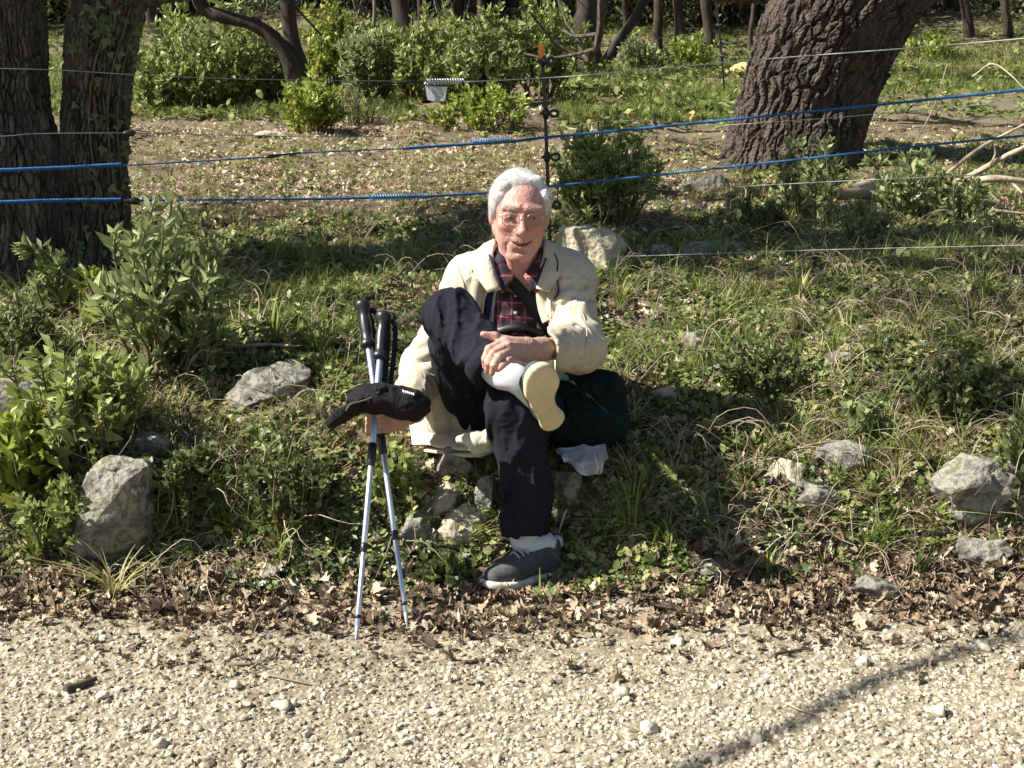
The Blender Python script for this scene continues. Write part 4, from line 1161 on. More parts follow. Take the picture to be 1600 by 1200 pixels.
# cut logs and dead branches at the right
def log(a, b, rpx, label):
    pa, pb = G(*a), G(*b); pa[2] += .06; pb[2] += .06
    r = rpx / ppm(pa)
    path = catmull([pa, (pa + pb) / 2 + np.array([0, 0, .01]), pb], 16)
    e = empty('cut_log', pa - np.array([0, 0, .06]), label, 'log', 'cut logs below the leaning oak')
    v, f = tube(path, np.full(16, r), 14, lambda a_, L, q: .08 * r * noise(q * 25))
    obj('bark', v, f, M['twig_pale'], e)
    d = (pa - pb) / np.linalg.norm(pa - pb)
    v, f = tube(np.array([pa + d * .001, pa + d * .006]), np.array([r * .93, r * .9]), 14)
    obj('cut_end', v, f, M['cut_wood'], e)
log((1330, 316), (1400, 300), 10, 'thick cut log, upper of the two by the shrubs')
log((1308, 322), (1392, 326), 9, 'thin cut log, lower of the two by the shrubs')
gd = 'dead branches heaped at the right'
def branch(spec, label):
    base = None; parts = []
    for pts, rpx in spec:
        p3 = [P(*q) for q in pts]
        if base is None: base = p3[0].copy(); base[2] = float(H(base[0], base[1]))
        path = catmull(p3, 7 * len(p3)); r = rpx / ppm(p3[0])
        parts.append(tube(path, np.linspace(r, r * .45, len(path)), 7, lambda a, L, q: .15 * r * noise(q * 30)))
    v, f = join(parts)
    return tag(based('dead_branch', v, f, M['twig_pale'], base), label, 'branch', gd)
YB = float(G(1480, 330)[1]) - .1
branch([([(1480, 292, YB + .3), (1530, 268, YB + .1), (1570, 245, YB), (1620, 222, YB - .1), (1700, 190, YB - .2)], 6), ([(1545, 262, YB), (1555, 240, YB), (1550, 222, YB)], 2.5), ([(1475, 275, YB), (1530, 232, YB), (1580, 205, YB), (1640, 175, YB)], 3.5)], 'pale dead branch sloping up out of the picture at the right')
branch([([(1470, 300, YB + .1), (1540, 280, YB - .1), (1610, 284, YB - .1), (1700, 286, YB)], 7), ([(1580, 284, YB), (1600, 305, YB - .1), (1615, 330, YB - .2)], 2.4)], 'thick pale dead branch lying level under the lower rope')
branch([([(1510, 326, YB), (1560, 330, YB - .1), (1640, 338, YB - .1)], 4), ([(1545, 300, YB), (1570, 325, YB - .05), (1580, 345, YB - .1)], 2)], 'thin pale dead branch nearest the camera in the heap')
branch([([(1415, 250, YB + 1.2), (1440, 205, YB + 1.2), (1462, 160, YB + 1.2), (1480, 100, YB + 1.2)], 1.6)], 'single straight pale stem behind the upper rope')
branch([([(1520, 120, YB + 1.5), (1550, 100, YB + 1.4), (1580, 118, YB + 1.3), (1610, 150, YB + 1.2)], 1.6)], 'arching green stem over the bright grass')

# ================================================================== electric fence
def fy(u):
    return float(np.interp(u, [-300, 0, 200, 850, 1600, 1900], [5.25, 5.3, 5.42, 6.2, 5.7, 5.5]))
def strands(path, r, n=3, turns=30.0, sr=.62):
    t, nn, bb = frames(path)
    L = np.concatenate([[0], np.cumsum(np.linalg.norm(np.diff(path, axis=0), axis=1))])
    parts = []
    for k in range(n):
        a = 2 * np.pi * (k / n + L * turns)
        parts.append(tube(path + (nn * np.cos(a)[:, None] + bb * np.sin(a)[:, None]) * r * sr, np.full(len(path), r * .62), 5))
    return parts
def line3(pts, n):
    return catmull([P(u, v, fy(u) + (q[0] if q else 0)) for (u, v, *q) in pts], n)
def coil(a, b, r, turns, wire):
    t = np.linspace(0, 1, turns * 10)
    ax = (b - a) / np.linalg.norm(b - a)
    n = np.cross(ax, [0, 0, 1]); n /= np.linalg.norm(n); m_ = np.cross(ax, n)
    th = t * turns * 2 * np.pi
    return tube(a + (b - a) * t[:, None] + r * (np.cos(th)[:, None] * n + np.sin(th)[:, None] * m_), wire, 5)
def fence_line(name, label, cat, pts, m, r, strand=True, n=160, group='electric fence lines'):
    path = line3(pts, n)
    e = empty(name, path[0], label, cat, group)
    v, f = join(strands(path, r)) if strand else tube(path, np.full(len(path), r), 6)
    obj('strand', v, f, M[m], e)
    return e
up_ = fence_line('blue_rope', 'upper blue fence rope crossing the leaning trunk', 'rope', [(1760, 122), (1600, 140), (1380, 163), (1140, 187), (1000, 201), (850, 215), (800, 221), (690, 228), (632, 232)], 'blue_rope', .0054, n=420)
v, f = coil(P(735, 222, fy(735)), P(797, 218, fy(797)), .011, 16, .0022)
obj('spring', v, f, M['blue_spring'], up_)
g1 = fence_line('blue_rope', 'thin faded blue line running left from the upper blue rope to the oak', 'rope', [(634, 232), (470, 239), (420, 245), (360, 249), (188, 259)], 'blue_rope', .0028, n=160)
v, f = tube(line3([(470, 239), (440, 242), (412, 246)], 8), np.array([.003, .005, .004, .004, .005, .009, .008, .003]), 6)
obj('knot', v, f, M['black_plastic'], g1)
g2 = fence_line('blue_rope', 'short upper blue rope tied round the twin oak', 'rope', [(190, 257, .0), (100, 262, -.02), (0, 266, -.05), (-140, 272, -.1)], 'blue_rope', .0062, n=120)
lo_ = fence_line('blue_rope', 'lower blue fence rope passing behind the man\'s head', 'rope', [(1760, 196), (1600, 212), (1420, 230), (1240, 250), (1040, 272), (870, 290), (760, 301), (665, 307), (580, 309), (480, 311), (215, 313)], 'blue_rope', .0048, n=420)
v, f = coil(P(578, 309, fy(578)), P(667, 307, fy(667)), .011, 22, .0022)
obj('spring', v, f, M['blue_spring'], lo_)
v, f = tube(line3([(220, 314), (212, 314), (205, 314), (192, 314)], 12), np.array([.004, .008, .013, .014, .015, .015, .014, .013, .010, .008, .006, .004]), 9)
obj('insulator', v, f, M['black_plastic'], lo_)
g3 = fence_line('blue_rope', 'short lower blue rope tied round the twin oak', 'rope', [(190, 312, 0), (100, 313, -.02), (0, 316, -.05), (-140, 320, -.1)], 'blue_rope', .0062, n=120)
tp = fence_line('white_wire', 'uppermost white fence wire rising to the right from the spring', 'wire', [(1760, 44), (1600, 60), (1450, 73), (1200, 92), (1040, 106), (920, 117), (848, 122), (725, 128)], 'white_wire', .0026, n=160, strand=False)
v, f = coil(P(664, 128, fy(664)), P(723, 127, fy(723)), .0115, 15, .0026)
obj('spring', v, f, M['spring'], tp)
v, f = tube(line3([(664, 127), (650, 128), (632, 127)], 10), np.array([.003, .004, .007, .004, .004, .006, .008, .006, .004, .002]), 6)
obj('hook', v, f, M['black_plastic'], tp)
q = [P(664, 134, fy(680) - .01), P(699, 136, fy(680) - .01), P(695, 156, fy(680) - .02), P(683, 160, fy(680) - .02), P(668, 156, fy(680) - .02)]
q = np.array(q); qb = q + np.array([0, .004, 0])
nq = len(q)
fs = [[0, 1, 2, 3, 4], [9, 8, 7, 6, 5]]
plate = obj('plate', np.concatenate([q, qb]), [np.array(fs)[:, ::-1], np.array([[i_, i_ + 5, (i_ + 1) % 5 + 5, (i_ + 1) % 5] for i_ in range(5)])[:, ::-1]], M['grey_plastic'], tp, False)
w1 = fence_line('white_wire', 'white wire just under the upper blue rope', 'wire', [(1760, 146), (1600, 158), (1450, 171), (1300, 184), (1130, 196)], 'white_wire', .0015, n=60, strand=False)
w2 = fence_line('white_wire', 'white wire just under the lower blue rope at the right', 'wire', [(1760, 262), (1600, 270), (1400, 279), (1218, 288), (1150, 292)], 'white_wire', .0017, n=60, strand=False)
w3 = fence_line('white_wire', 'lowest thin white wire above the grass at the right', 'wire', [(1760, 379), (1600, 383), (1300, 390), (1060, 398), (930, 402)], 'white_wire', .0015, n=60, strand=False)
w4 = fence_line('grey_wire', 'faint wire high across the twin oak', 'wire', [(632, 127), (400, 124), (230, 118), (100, 110), (0, 107), (-140, 104)], 'grey_wire', .0016, n=60, strand=False)
w5 = fence_line('grey_wire', 'faint wire across the middle of the twin oak', 'wire', [(640, 214), (400, 212), (205, 208), (60, 209), (0, 213), (-140, 216)], 'grey_wire', .0016, n=60, strand=False)
v, f = tube(line3([(212, 207), (203, 208), (192, 208)], 8), np.array([.004, .01, .013, .013, .012, .011, .008, .004]), 8)
obj('insulator', v, f, M['black_plastic'], w5)

def post(pts_px, Y, r, ins, label, tip=None):
    p3 = [P(u, v, Y) for u, v in pts_px]
    base = p3[0]
    e = empty('fence_post', base, label, 'fence post', 'plastic electric fence posts')
    path = catmull(p3, 24)
    v, f = tube(path, np.full(24, r), 8)
    obj('rod', v, f, M['black_plastic'], e)
    for (u, v_) in ins:
        c = P(u, v_, Y)
        parts = [tube(c + np.array([[0, 0, -.022], [0, 0, -.008], [0, 0, .008], [0, 0, .022]]), np.array([.009, .015, .015, .009]), 10)]
        t = np.linspace(0, 2 * np.pi, 17)[:-1]
        ring = c + np.stack([.034 + .017 * np.cos(t), -.012 + 0 * t, .013 * np.sin(t)], -1)
        parts.append(tube(np.concatenate([ring, ring[:1]]), .0058, 6))
        parts.append(tube(c + np.array([[0, -.004, 0], [.012, -.012, 0], [.02, -.012, 0]]), np.array([.011, .009, .007]), 7))
        parts.append(tube(c + np.array([[0, -.002, .004], [-.012, -.006, .003], [-.024, -.008, -.004]]), np.array([.010, .008, .005]), 7))
        v, f = join(parts)
        obj('insulator', v, f, M['black_plastic'], e)
    if tip:
        c = P(*tip, Y)
        v, f = tube(np.stack([c + np.array([0, 0, z]) for z in (-.034, -.030, .026, .031)]), np.array([.011, .013, .013, .009]), 10)
        obj('tip', v, f, M['orange_plastic'], e)
Yp = fy(850) + .03
gb_ = P(862, 415, Yp)
zt = float(H(gb_[0], Yp))
vb = proj(np.array([gb_[0], Yp, zt - .05]))[1]
post([(861, vb), (857, 320), (853, 200), (848, 100), (846, 70)], Yp, .0075, [(848, 95), (853, 177), (855, 245), (857, 320)], 'black plastic fence post with orange tip behind the man', (846, 79))
bp = G(1133, 152)
post([(1133, 158), (1128, 92), (1122, 30), (1119, -10)], bp[1], .010, [(1122, 40), (1128, 88)], 'distant thin black fence post left of the leaning trunk')
# ================================================================== smooth solid modelling (signed distances -> one continuous mesh)
def A(*c): return np.array(c, float)
class Cone:                                   # tapered capsule
    def __init__(s, a, b, ra, rb): s.a, s.b, s.ra, s.rb = np.array(a, float), np.array(b, float), ra, rb
    def __call__(s, p):
        ba = s.b - s.a; pa = p - s.a
        h = np.clip(pa @ ba / (ba @ ba + 1e-12), 0, 1)
        return np.linalg.norm(pa - h[:, None] * ba, axis=1) - (s.ra + (s.rb - s.ra) * h)
class Ell:
    def __init__(s, c, r, R=None): s.c, s.r, s.R = np.array(c, float), np.array(r, float), R
    def __call__(s, p):
        q = p - s.c
        if s.R is not None: q = q @ s.R
        k0 = np.linalg.norm(q / s.r, axis=1); k1 = np.linalg.norm(q / s.r ** 2, axis=1) + 1e-9
        return k0 * (k0 - 1) / k1
class Fn:
    def __init__(s, f): s.f = f
    def __call__(s, p): return s.f(p)
def smin(a, b, k):
    h = np.maximum(k - np.abs(a - b), 0) / k
    return np.minimum(a, b) - h * h * k * .25
def smax(a, b, k): return -smin(-a, -b, k)
class Solid:
    """ops: ('+'|'-', prim, k) in order; disp(p) added at the end; clip functions intersected"""
    def __init__(s, ops, disp=None, post=None): s.ops, s.disp, s.post = ops, disp, post
    def ev(s, p, ops=None):
        d = None
        for o, f, k in (ops if ops is not None else s.ops):
            e = f(p)
            if d is None: d = e if o == '+' else np.full(len(p), 1.0)
            elif o == '+': d = smin(d, e, k)
            else: d = smax(d, -e, k)
        if d is None: d = np.full(len(p), 1.0)
        return d
    def full(s, p, ops=None):
        d = s.ev(p, ops)
        if s.disp is not None:
            k = np.abs(d) < .032
            if k.any():
                d = d.copy(); d[k] = d[k] + s.disp(p[k], d[k])
        if s.post is not None: d = s.post(p, d)
        return d
    __call__ = full
def polygonise(S, lo, hi, h, B=12):
    lo = np.array(lo, float); hi = np.array(hi, float)
    nb = np.maximum(1, np.ceil((hi - lo) / (h * B)).astype(int))
    n = nb * B + 1
    val = np.empty(n, np.float32)
    R = h * B * math.sqrt(3) / 2
    cent = np.stack(np.meshgrid(*[lo[k] + (np.arange(nb[k]) + .5) * h * B for k in range(3)], indexing='ij'), -1).reshape(-1, 3)
    dall = np.array([f(cent) for _, f, _ in S.ops])
    add = np.array([o == '+' for o, _, _ in S.ops])
    dmin = dall[add].min(0)
    kk = np.array([k for _, _, k in S.ops])
    approx = S.full(cent)
    loc = np.stack(np.meshgrid(*[np.arange(B + 1)] * 3, indexing='ij'), -1).reshape(-1, 3)
    bi = np.stack(np.unravel_index(np.arange(len(cent)), nb), -1)
    marg = R * 1.15 + .022
    # blocks away from the surface get the sign of their centre
    coarse = np.where(approx < 0, -1.0, 1.0).reshape(nb)
    val[:-1, :-1, :-1] = np.repeat(np.repeat(np.repeat(coarse, B, 0), B, 1), B, 2)
    val[-1], val[:, -1], val[:, :, -1] = 1, 1, 1
    near = np.where((np.abs(approx) < marg) | ((dmin < marg) & (approx > -marg)))[0]
    for q in near:
        use = [S.ops[i] for i in range(len(S.ops)) if (add[i] and dall[i, q] < dmin[q] + 2 * R + kk[i] + .02) or (not add[i] and dall[i, q] < R + kk[i] + .02)]
        o = bi[q] * B
        p = lo + (o + loc) * h
        val[o[0]:o[0] + B + 1, o[1]:o[1] + B + 1, o[2]:o[2] + B + 1] = S.full(p, use).reshape(B + 1, B + 1, B + 1)
    ins = val < 0
    c = ins[:-1, :-1, :-1].astype(np.int8)
    tot = np.zeros([m - 1 for m in n], np.int8)
    offs = [(i, j, k) for i in (0, 1) for j in (0, 1) for k in (0, 1)]
    for (i, j, k) in offs:
        tot += ins[i:n[0] - 1 + i, j:n[1] - 1 + j, k:n[2] - 1 + k]
    act = np.argwhere((tot > 0) & (tot < 8))
    idx = np.full(tot.shape, -1, np.int32)
    idx[tuple(act.T)] = np.arange(len(act))
    cv = np.stack([val[act[:, 0] + i, act[:, 1] + j, act[:, 2] + k] for (i, j, k) in offs], -1)
    acc = np.zeros((len(act), 3)); cnt = np.zeros(len(act))
    for a in range(8):
        for b in range(a + 1, 8):
            da = np.array(offs[b]) - np.array(offs[a])
            if np.abs(da).sum() != 1: continue
            va, vb = cv[:, a], cv[:, b]
            x = (va < 0) != (vb < 0)
            t = np.where(x, va / (va - vb + 1e-20), 0)
            acc += np.where(x[:, None], np.array(offs[a]) + t[:, None] * da, 0); cnt += x
    V = lo + (act + acc / cnt[:, None]) * h
    faces = []
    for ax in range(3):
        o1, o2 = (ax + 1) % 3, (ax + 2) % 3
        s0 = [slice(None)] * 3; s1 = [slice(None)] * 3
        s0[ax] = slice(0, -1); s1[ax] = slice(1, None)
        a, b = ins[tuple(s0)], ins[tuple(s1)]
        e = np.argwhere(a != b)
        ok = (e[:, o1] > 0) & (e[:, o2] > 0) & (e[:, o1] < n[o1] - 1) & (e[:, o2] < n[o2] - 1)
        e = e[ok]
        fl = a[tuple(e.T)]
        def cell(d1, d2):
            q = e.copy(); q[:, o1] -= d1; q[:, o2] -= d2
            return idx[tuple(q.T)]
        f = np.stack([cell(0, 0), cell(1, 0), cell(1, 1), cell(0, 1)], -1)
        f[~fl] = f[~fl][:, ::-1]
        faces.append(f)
    f = np.concatenate(faces)
    f = f[(f >= 0).all(1)]
    return V, f
def solid(name, S, lo, hi, h, m, parent=None, color=None):
    V, f = polygonise(S, lo, hi, h)
    me = np_mesh(name, V, f)
    if color is not None: vattr(me, 'Col', color(V))
    return link(name, me, m, parent), V
def bounds(pts, pad):
    pts = np.array(pts)
    return pts.min(0) - pad, pts.max(0) + pad
def hit(S, u, v, t0=3.4, t1=5.2, off=0.0):
    """first point of a solid behind a pixel of the photograph, and its outward normal"""
    d = ray(u, v); d = d / np.linalg.norm(d)
    t = np.linspace(t0, t1, 1400)
    p = A(0, 0, CAMZ) + t[:, None] * d
    s = S(p)
    i = int(np.argmax(s < 0)) if (s < 0).any() else int(np.argmin(s))
    q = p[i]
    e = .003
    D = np.concatenate([q + e * np.eye(3), q - e * np.eye(3)])
    s = S(D); g = s[:3] - s[3:]
    g = g / (np.linalg.norm(g) + 1e-9)
    return q + g * off, g
def disc(c, n, r, h, seg=12):
    return tube(np.stack([c - n * h * .5, c + n * h * .35, c + n * h * .5]), np.array([r, r, r * .8]), seg)
# ================================================================== the seated man
def warp(p, f, a):                            # three warping noises in one call
    q = noise(np.stack([p * f, p * f + 5, p * f + 9]))
    return p + a * q.T
def fold(p, f, seed, sharp=2.4):              # cloth creases: narrow ridges of stretched noise
    n = noise(p * np.array(f) + seed)
    return 1 - np.clip(np.abs(n) * sharp, 0, 1)

M['skin'] = mat('skin', (.5, .3, .24), .5, attr='Col', spec=.35, bump=.05, bscale=300, crease=(34, .40, .0025))
M['skin'].node_tree.nodes['Principled BSDF'].inputs['Subsurface Weight'].default_value = .08
M['skin'].node_tree.nodes['Principled BSDF'].inputs['Subsurface Radius'].default_value = (.012, .004, .002)
M['hair'] = mat('hair', (.68, .67, .64), .55, [(.3, (.40, .395, .375)), (.55, (.56, .555, .53)), (.75, (.70, .70, .68))], scale=60, stretch=(1, .3, 1), spec=.4)
M['jacket'] = mat('jacket', (.58, .50, .33), .88, [(.3, (.40, .35, .255)), (.5, (.48, .425, .315)), (.75, (.53, .48, .37))], scale=5, bump=.2, bscale=700, crease=(7, .42, .006))
M['seam'] = mat('seam', (.40, .36, .27), .9)
M['lining'] = mat('lining', (.02, .022, .035), .9)
M['vest'] = mat('vest', (.38, .43, .45), .8, [(.3, (.32, .37, .39)), (.7, (.44, .49, .51))], scale=9, bump=.1, bscale=300)
M['trousers'] = mat('trousers', (.006, .007, .012), .95, [(.3, (.008, .0085, .013)), (.6, (.013, .014, .022)), (.8, (.018, .019, .030))], scale=8, bump=.25, bscale=500, spec=.2, crease=(7, .32, .007))
M['sock'] = mat('sock', (.55, .58, .62), .9, [(.3, (.48, .51, .56)), (.7, (.62, .65, .68))], scale=40, bump=.3, bscale=400)
M['sole'] = mat('sole', (.58, .49, .31), .85, [(.3, (.50, .415, .25)), (.6, (.60, .51, .325)), (.8, (.66, .57, .38))], scale=14, bump=.2, bscale=120)
M['sole_side'] = mat('sole_side', (.66, .62, .50), .8, [(.3, (.52, .47, .36)), (.6, (.68, .64, .53))], scale=25)
M['knit'] = mat('knit', (.07, .075, .07), .9, [(.3, (.05, .055, .052)), (.7, (.095, .10, .096))], scale=60, bump=.4, bscale=420)
M['knit_dark'] = mat('knit_dark', (.03, .04, .055), .8)
M['lace'] = mat('lace', (.34, .37, .37), .8)
M['belt'] = mat('belt', (.008, .007, .007), .45)
M['strap'] = mat('strap', (.014, .015, .022), .75, bump=.3, bscale=500)
M['snap'] = mat('snap', (.02, .018, .016), .4, metal=.5)
M['metal_frame'] = mat('metal_frame', (.42, .30, .22), .3, metal=.9)
M['eye_white'] = mat('eye_white', (.30, .24, .22), .3)
M['mouth'] = mat('mouth', (.10, .025, .022), .5)
M['brow'] = mat('brow', (.56, .46, .40), .7)
M['iris'] = mat('iris', (.03, .035, .04), .2)
def plaid_material():
    m = bpy.data.materials.new('plaid'); m.use_nodes = True
    nt = m.node_tree; N, L = nt.nodes, nt.links
    b = N['Principled BSDF']; b.inputs['Roughness'].default_value = .9
    tc = N.new('ShaderNodeTexCoord'); sx = N.new('ShaderNodeSeparateXYZ'); L.new(tc.outputs['Object'], sx.inputs[0])
    nz = N.new('ShaderNodeTexNoise'); nz.inputs['Scale'].default_value = 18; L.new(tc.outputs['Object'], nz.inputs['Vector'])
    def mth(op, a, c=None):
        n = N.new('ShaderNodeMath'); n.operation = op
        for k, q in enumerate((a, c)):
            if q is None: continue
            if isinstance(q, (int, float)): n.inputs[k].default_value = q
            else: L.new(q, n.inputs[k])
        return n.outputs[0]
    wob = mth('MULTIPLY', mth('SUBTRACT', nz.outputs[0], .5), .018)
    def stripes(c, per, ph):
        fr = mth('FRACT', mth('ADD', mth('DIVIDE', mth('ADD', c, wob), per), ph))
        return mth('GREATER_THAN', fr, .52), mth('LESS_THAN', mth('ABSOLUTE', mth('SUBTRACT', fr, .26)), .045), mth('LESS_THAN', mth('ABSOLUTE', mth('SUBTRACT', fr, .76)), .035)
    bx, lx, kx = stripes(sx.outputs[0], .042, .3)
    bz, lz, kz = stripes(sx.outputs[2], .042, .1)
    def mix(f, a, c):
        n = N.new('ShaderNodeMix'); n.data_type = 'RGBA'
        L.new(f, n.inputs[0])
        for k, q in ((6, a), (7, c)):
            if isinstance(q, tuple): n.inputs[k].default_value = (*q, 1)
            else: L.new(q, n.inputs[k])
        return n.outputs[2]
    c = mix(mth('MULTIPLY', mth('ADD', bx, bz), .5), (.145, .016, .024), (.016, .014, .030))
    c = mix(mth('MULTIPLY', mth('MAXIMUM', kx, kz), .75), c, (.012, .012, .02))
    c = mix(mth('MULTIPLY', mth('MAXIMUM', lx, lz), .42), c, (.42, .36, .38))
    L.new(c, b.inputs['Base Color'])
    return m
M['plaid'] = plaid_material()
def lens_material():
    m = bpy.data.materials.new('lens'); m.use_nodes = True
    N, L = m.node_tree.nodes, m.node_tree.links
    tr = N.new('ShaderNodeBsdfTransparent'); tr.inputs[0].default_value = (.93, .92, .92, 1)
    gl = N.new('ShaderNodeBsdfGlossy'); gl.inputs['Roughness'].default_value = .03
    fr = N.new('ShaderNodeFresnel'); fr.inputs[0].default_value = 1.5
    mx = N.new('ShaderNodeMixShader'); L.new(fr.outputs[0], mx.inputs[0]); L.new(tr.outputs[0], mx.inputs[1]); L.new(gl.outputs[0], mx.inputs[2])
    L.new(mx.outputs[0], N['Material Output'].inputs[0])
    return m
M['lens'] = lens_material()

# ---- joints (photograph pixel, depth)
hipR, hipL = P(742, 645, 4.47), P(850, 648, 4.47)
kneR, ankR = P(703, 492, 4.17), P(806, 596, 3.985)
cufR = P(770, 571, 4.03)
kneL, ankL = P(806, 640, 4.07), P(826, 858, 4.03)
shoR, shoL = P(740, 444, 4.52), P(884, 441, 4.50)
elbR, wriR = P(664, 578, 4.42), P(634, 645, 4.16)
elbL, wriL = P(905, 541, 4.30), P(838, 547, 4.035)
nekB = P(811, 414, 4.48)
HEAD = P(812, 333, 4.41)
chest, belly = P(812, 500, 4.52), P(806, 585, 4.48)

# ---- head frame: slightly turned to picture right, tipped a little forward
HR = np.array((Matrix.Rotation(math.radians(5), 3, 'Z') @ Matrix.Rotation(math.radians(3), 3, 'Y') @ Matrix.Rotation(math.radians(7), 3, 'X')))
HS = 1.06
def hw(*c): return HEAD + HS * (HR @ A(*c))                 # head-local metres -> world
def hl(p): return (p - HEAD) @ HR / HS                       # world -> head-local
def hE(c, r): return Ell(hw(*c), np.array(r) * HS, HR)
def hC(a, b, ra, rb): return Cone(hw(*a), hw(*b), ra * HS, rb * HS)
head_ops = [('+', hE((0, .018, .034), (.074, .094, .082)), .03),
            ('+', hE((0, -.026, .0), (.064, .068, .085)), .03),
            ('+', hE((0, -.034, -.055), (.050, .055, .062)), .03)]
for s in (-1, 1):
    head_ops += [('+', hC((s * .054, .0, -.046), (s * .020, -.068, -.100), .020, .017), .03),          # jaw
                 ('+', hE((s * .043, -.066, -.020), (.023, .021, .018)), .02),                          # cheekbone
                 ('+', hE((s * .040, -.058, -.056), (.019, .019, .027)), .022),                         # cheek / jowl
                 ('+', hC((s * .012, -.088, .034), (s * .050, -.073, .030), .009, .009), .014)]        # brow ridge
head_ops += [('+', hE((0, -.075, -.105), (.023, .019, .018)), .025),
             ('+', hE((0, -.078, -.064), (.031, .019, .024)), .02),                                     # mouth mound
             ('-', hE((.032, -.101, .010), (.017, .015, .0105)), .012), ('-', hE((-.032, -.101, .010), (.017, .015, .0105)), .012),
             ('+', hE((.032, -.0755, .011), (.0145, .0135, .0125)), .006), ('+', hE((-.032, -.0755, .011), (.0145, .0135, .0125)), .006),
             ('+', hC((.018, -.0865, .0145), (.048, -.0795, .0115), .0052, .0046), .005), ('+', hC((-.018, -.0865, .0145), (-.048, -.0795, .0115), .0052, .0046), .005),   # upper lids
             ('+', hC((.019, -.0862, .0025), (.046, -.0795, .0035), .0042, .0040), .006), ('+', hC((-.019, -.0862, .0025), (-.046, -.0795, .0035), .0042, .0040), .006),     # lower lids
             ('-', hC((.020, -.0935, -.010), (.044, -.086, -.007), .003, .003), .006), ('-', hC((-.020, -.0935, -.010), (-.044, -.086, -.007), .003, .003), .006),     # bags
             ('+', hC((0, -.088, .022), (0, -.110, -.022), .0075, .0105), .012),                        # nose
             ('+', hE((0, -.112, -.028), (.0125, .0125, .0105)), .010),
             ('+', hE((.0135, -.099, -.032), (.0078, .0100, .0075)), .007), ('+', hE((-.0135, -.099, -.032), (.0078, .0100, .0075)), .007),
             ('-', hE((.0075, -.106, -.0395), (.0038, .005, .0032)), .003), ('-', hE((-.0075, -.106, -.0395), (.0038, .005, .0032)), .003),
             ('-', hC((.020, -.101, -.034), (.038, -.087, -.068), .0042, .0042), .007), ('-', hC((-.020, -.101, -.034), (-.038, -.087, -.068), .0042, .0042), .007),   # nasolabial
             ('-', hC((.040, -.083, -.072), (.037, -.076, -.098), .0034, .003), .006), ('-', hC((-.040, -.083, -.072), (-.037, -.076, -.098), .0034, .003), .006),
             ('+', hC((-.029, -.0855, -.0545), (0, -.0945, -.0610), .0028, .0038), .006), ('+', hC((0, -.0945, -.0610), (.030, -.0855, -.0525), .0038, .0028), .006),           # upper lip
             ('+', hC((-.018, -.0895, -.0700), (0, -.0935, -.0745), .0040, .0048), .008), ('+', hC((0, -.0935, -.0745), (.019, -.0895, -.0690), .0048, .0040), .008),            # lower lip
             ('-', hC((-.031, -.0905, -.0575), (-.006, -.0990, -.0670), .0014, .0026), .003), ('-', hC((-.006, -.0990, -.0665), (.012, -.0990, -.0655), .0026, .0026), .003), ('-', hC((.012, -.0985, -.0660), (.032, -.0905, -.0555), .0026, .0014), .003),                # mouth slightly open
             ('-', hC((-.014, -.092, -.088), (.014, -.092, -.088), .003, .003), .010),                  # chin groove
             ('-', hC((.0045, -.100, .030), (.006, -.095, .048), .0016, .0016), .004), ('-', hC((-.0045, -.100, .030), (-.004, -.095, .046), .0016, .0016), .004),   # frown lines
             ('-', hC((-.035, -.0905, .060), (.035, -.0905, .061), .0026, .0026), .005), ('-', hC((-.030, -.0875, .075), (.032, -.0875, .076), .0026, .0026), .005)]
for s in (-1, 1):
    head_ops += [('+', hE((s * .077, .008, .000), (.010, .019, .033)), .010), ('+', hE((s * .075, .002, -.024), (.008, .010, .014)), .008),
                 ('-', hE((s * .086, .002, .004), (.006, .009, .018)), .006),
                 ('-', hC((s * .050, -.080, .012), (s * .060, -.066, .014), .0013, .0013), .004), ('-', hC((s * .050, -.079, .006), (s * .060, -.066, .002), .0013, .0013), .004)]
neck_ops = [('+', Cone(hw(0, .022, -.050), nekB + A(0, .0, -.02), .057, .066), .03),
            ('+', Cone(hw(.016, -.030, -.100), nekB + A(.018, -.050, -.03), .014, .012), .022), ('+', Cone(hw(-.016, -.030, -.100), nekB + A(-.018, -.050, -.03), .014, .012), .022)]
# ---- left hand, resting on the crossed ankle (thumb, index, middle, ring, little)
def chain(pts, rad, k=.0032):
    return [('+', Cone(pts[i], pts[i + 1], rad[i], rad[i + 1]), k) for i in range(len(pts) - 1)]
lh = [('+', Cone(wriL + A(.02, .03, 0), P(822, 546, 4.0), .028, .027), .02),
      ('+', Cone(P(824, 538, 4.0), P(789, 534, 3.94), .0185, .0145), .02), ('+', Cone(P(826, 545, 3.99), P(791, 541, 3.925), .020, .0145), .016),
      ('+', Cone(P(826, 552, 3.99), P(795, 549, 3.925), .020, .0140), .016), ('+', Cone(P(826, 559, 4.0), P(804, 557, 3.935), .018, .0130), .016)]
FR = [.0118, .0108, .0100, .0082]
lh += chain([P(788, 534, 3.935), P(764, 545, 3.905), P(758, 560, 3.90), P(758, 573, 3.915)], FR)
lh += chain([P(790, 541, 3.92), P(771, 552, 3.885), P(763, 567, 3.885), P(761, 580, 3.90)], FR)
lh += chain([P(794, 549, 3.915), P(779, 558, 3.875), P(772, 571, 3.875), P(769, 583, 3.89)], FR)
lh += chain([P(803, 557, 3.92), P(793, 564, 3.88), P(785, 571, 3.87), P(778, 578, 3.875)], [.0105, .0096, .0090, .0076])
lh += chain([P(812, 539, 3.985), P(790, 533, 3.965), P(773, 526, 3.945), P(755, 522, 3.935)], [.017, .0135, .0118, .0085], .01)
for (a, b) in (((822, 541), (795, 537)), ((824, 547), (797, 543)), ((824, 553), (800, 550))):
    lh.append(('+', Cone(P(*a, 3.968), P(*b, 3.914), .0042, .0042), .008))                               # tendons
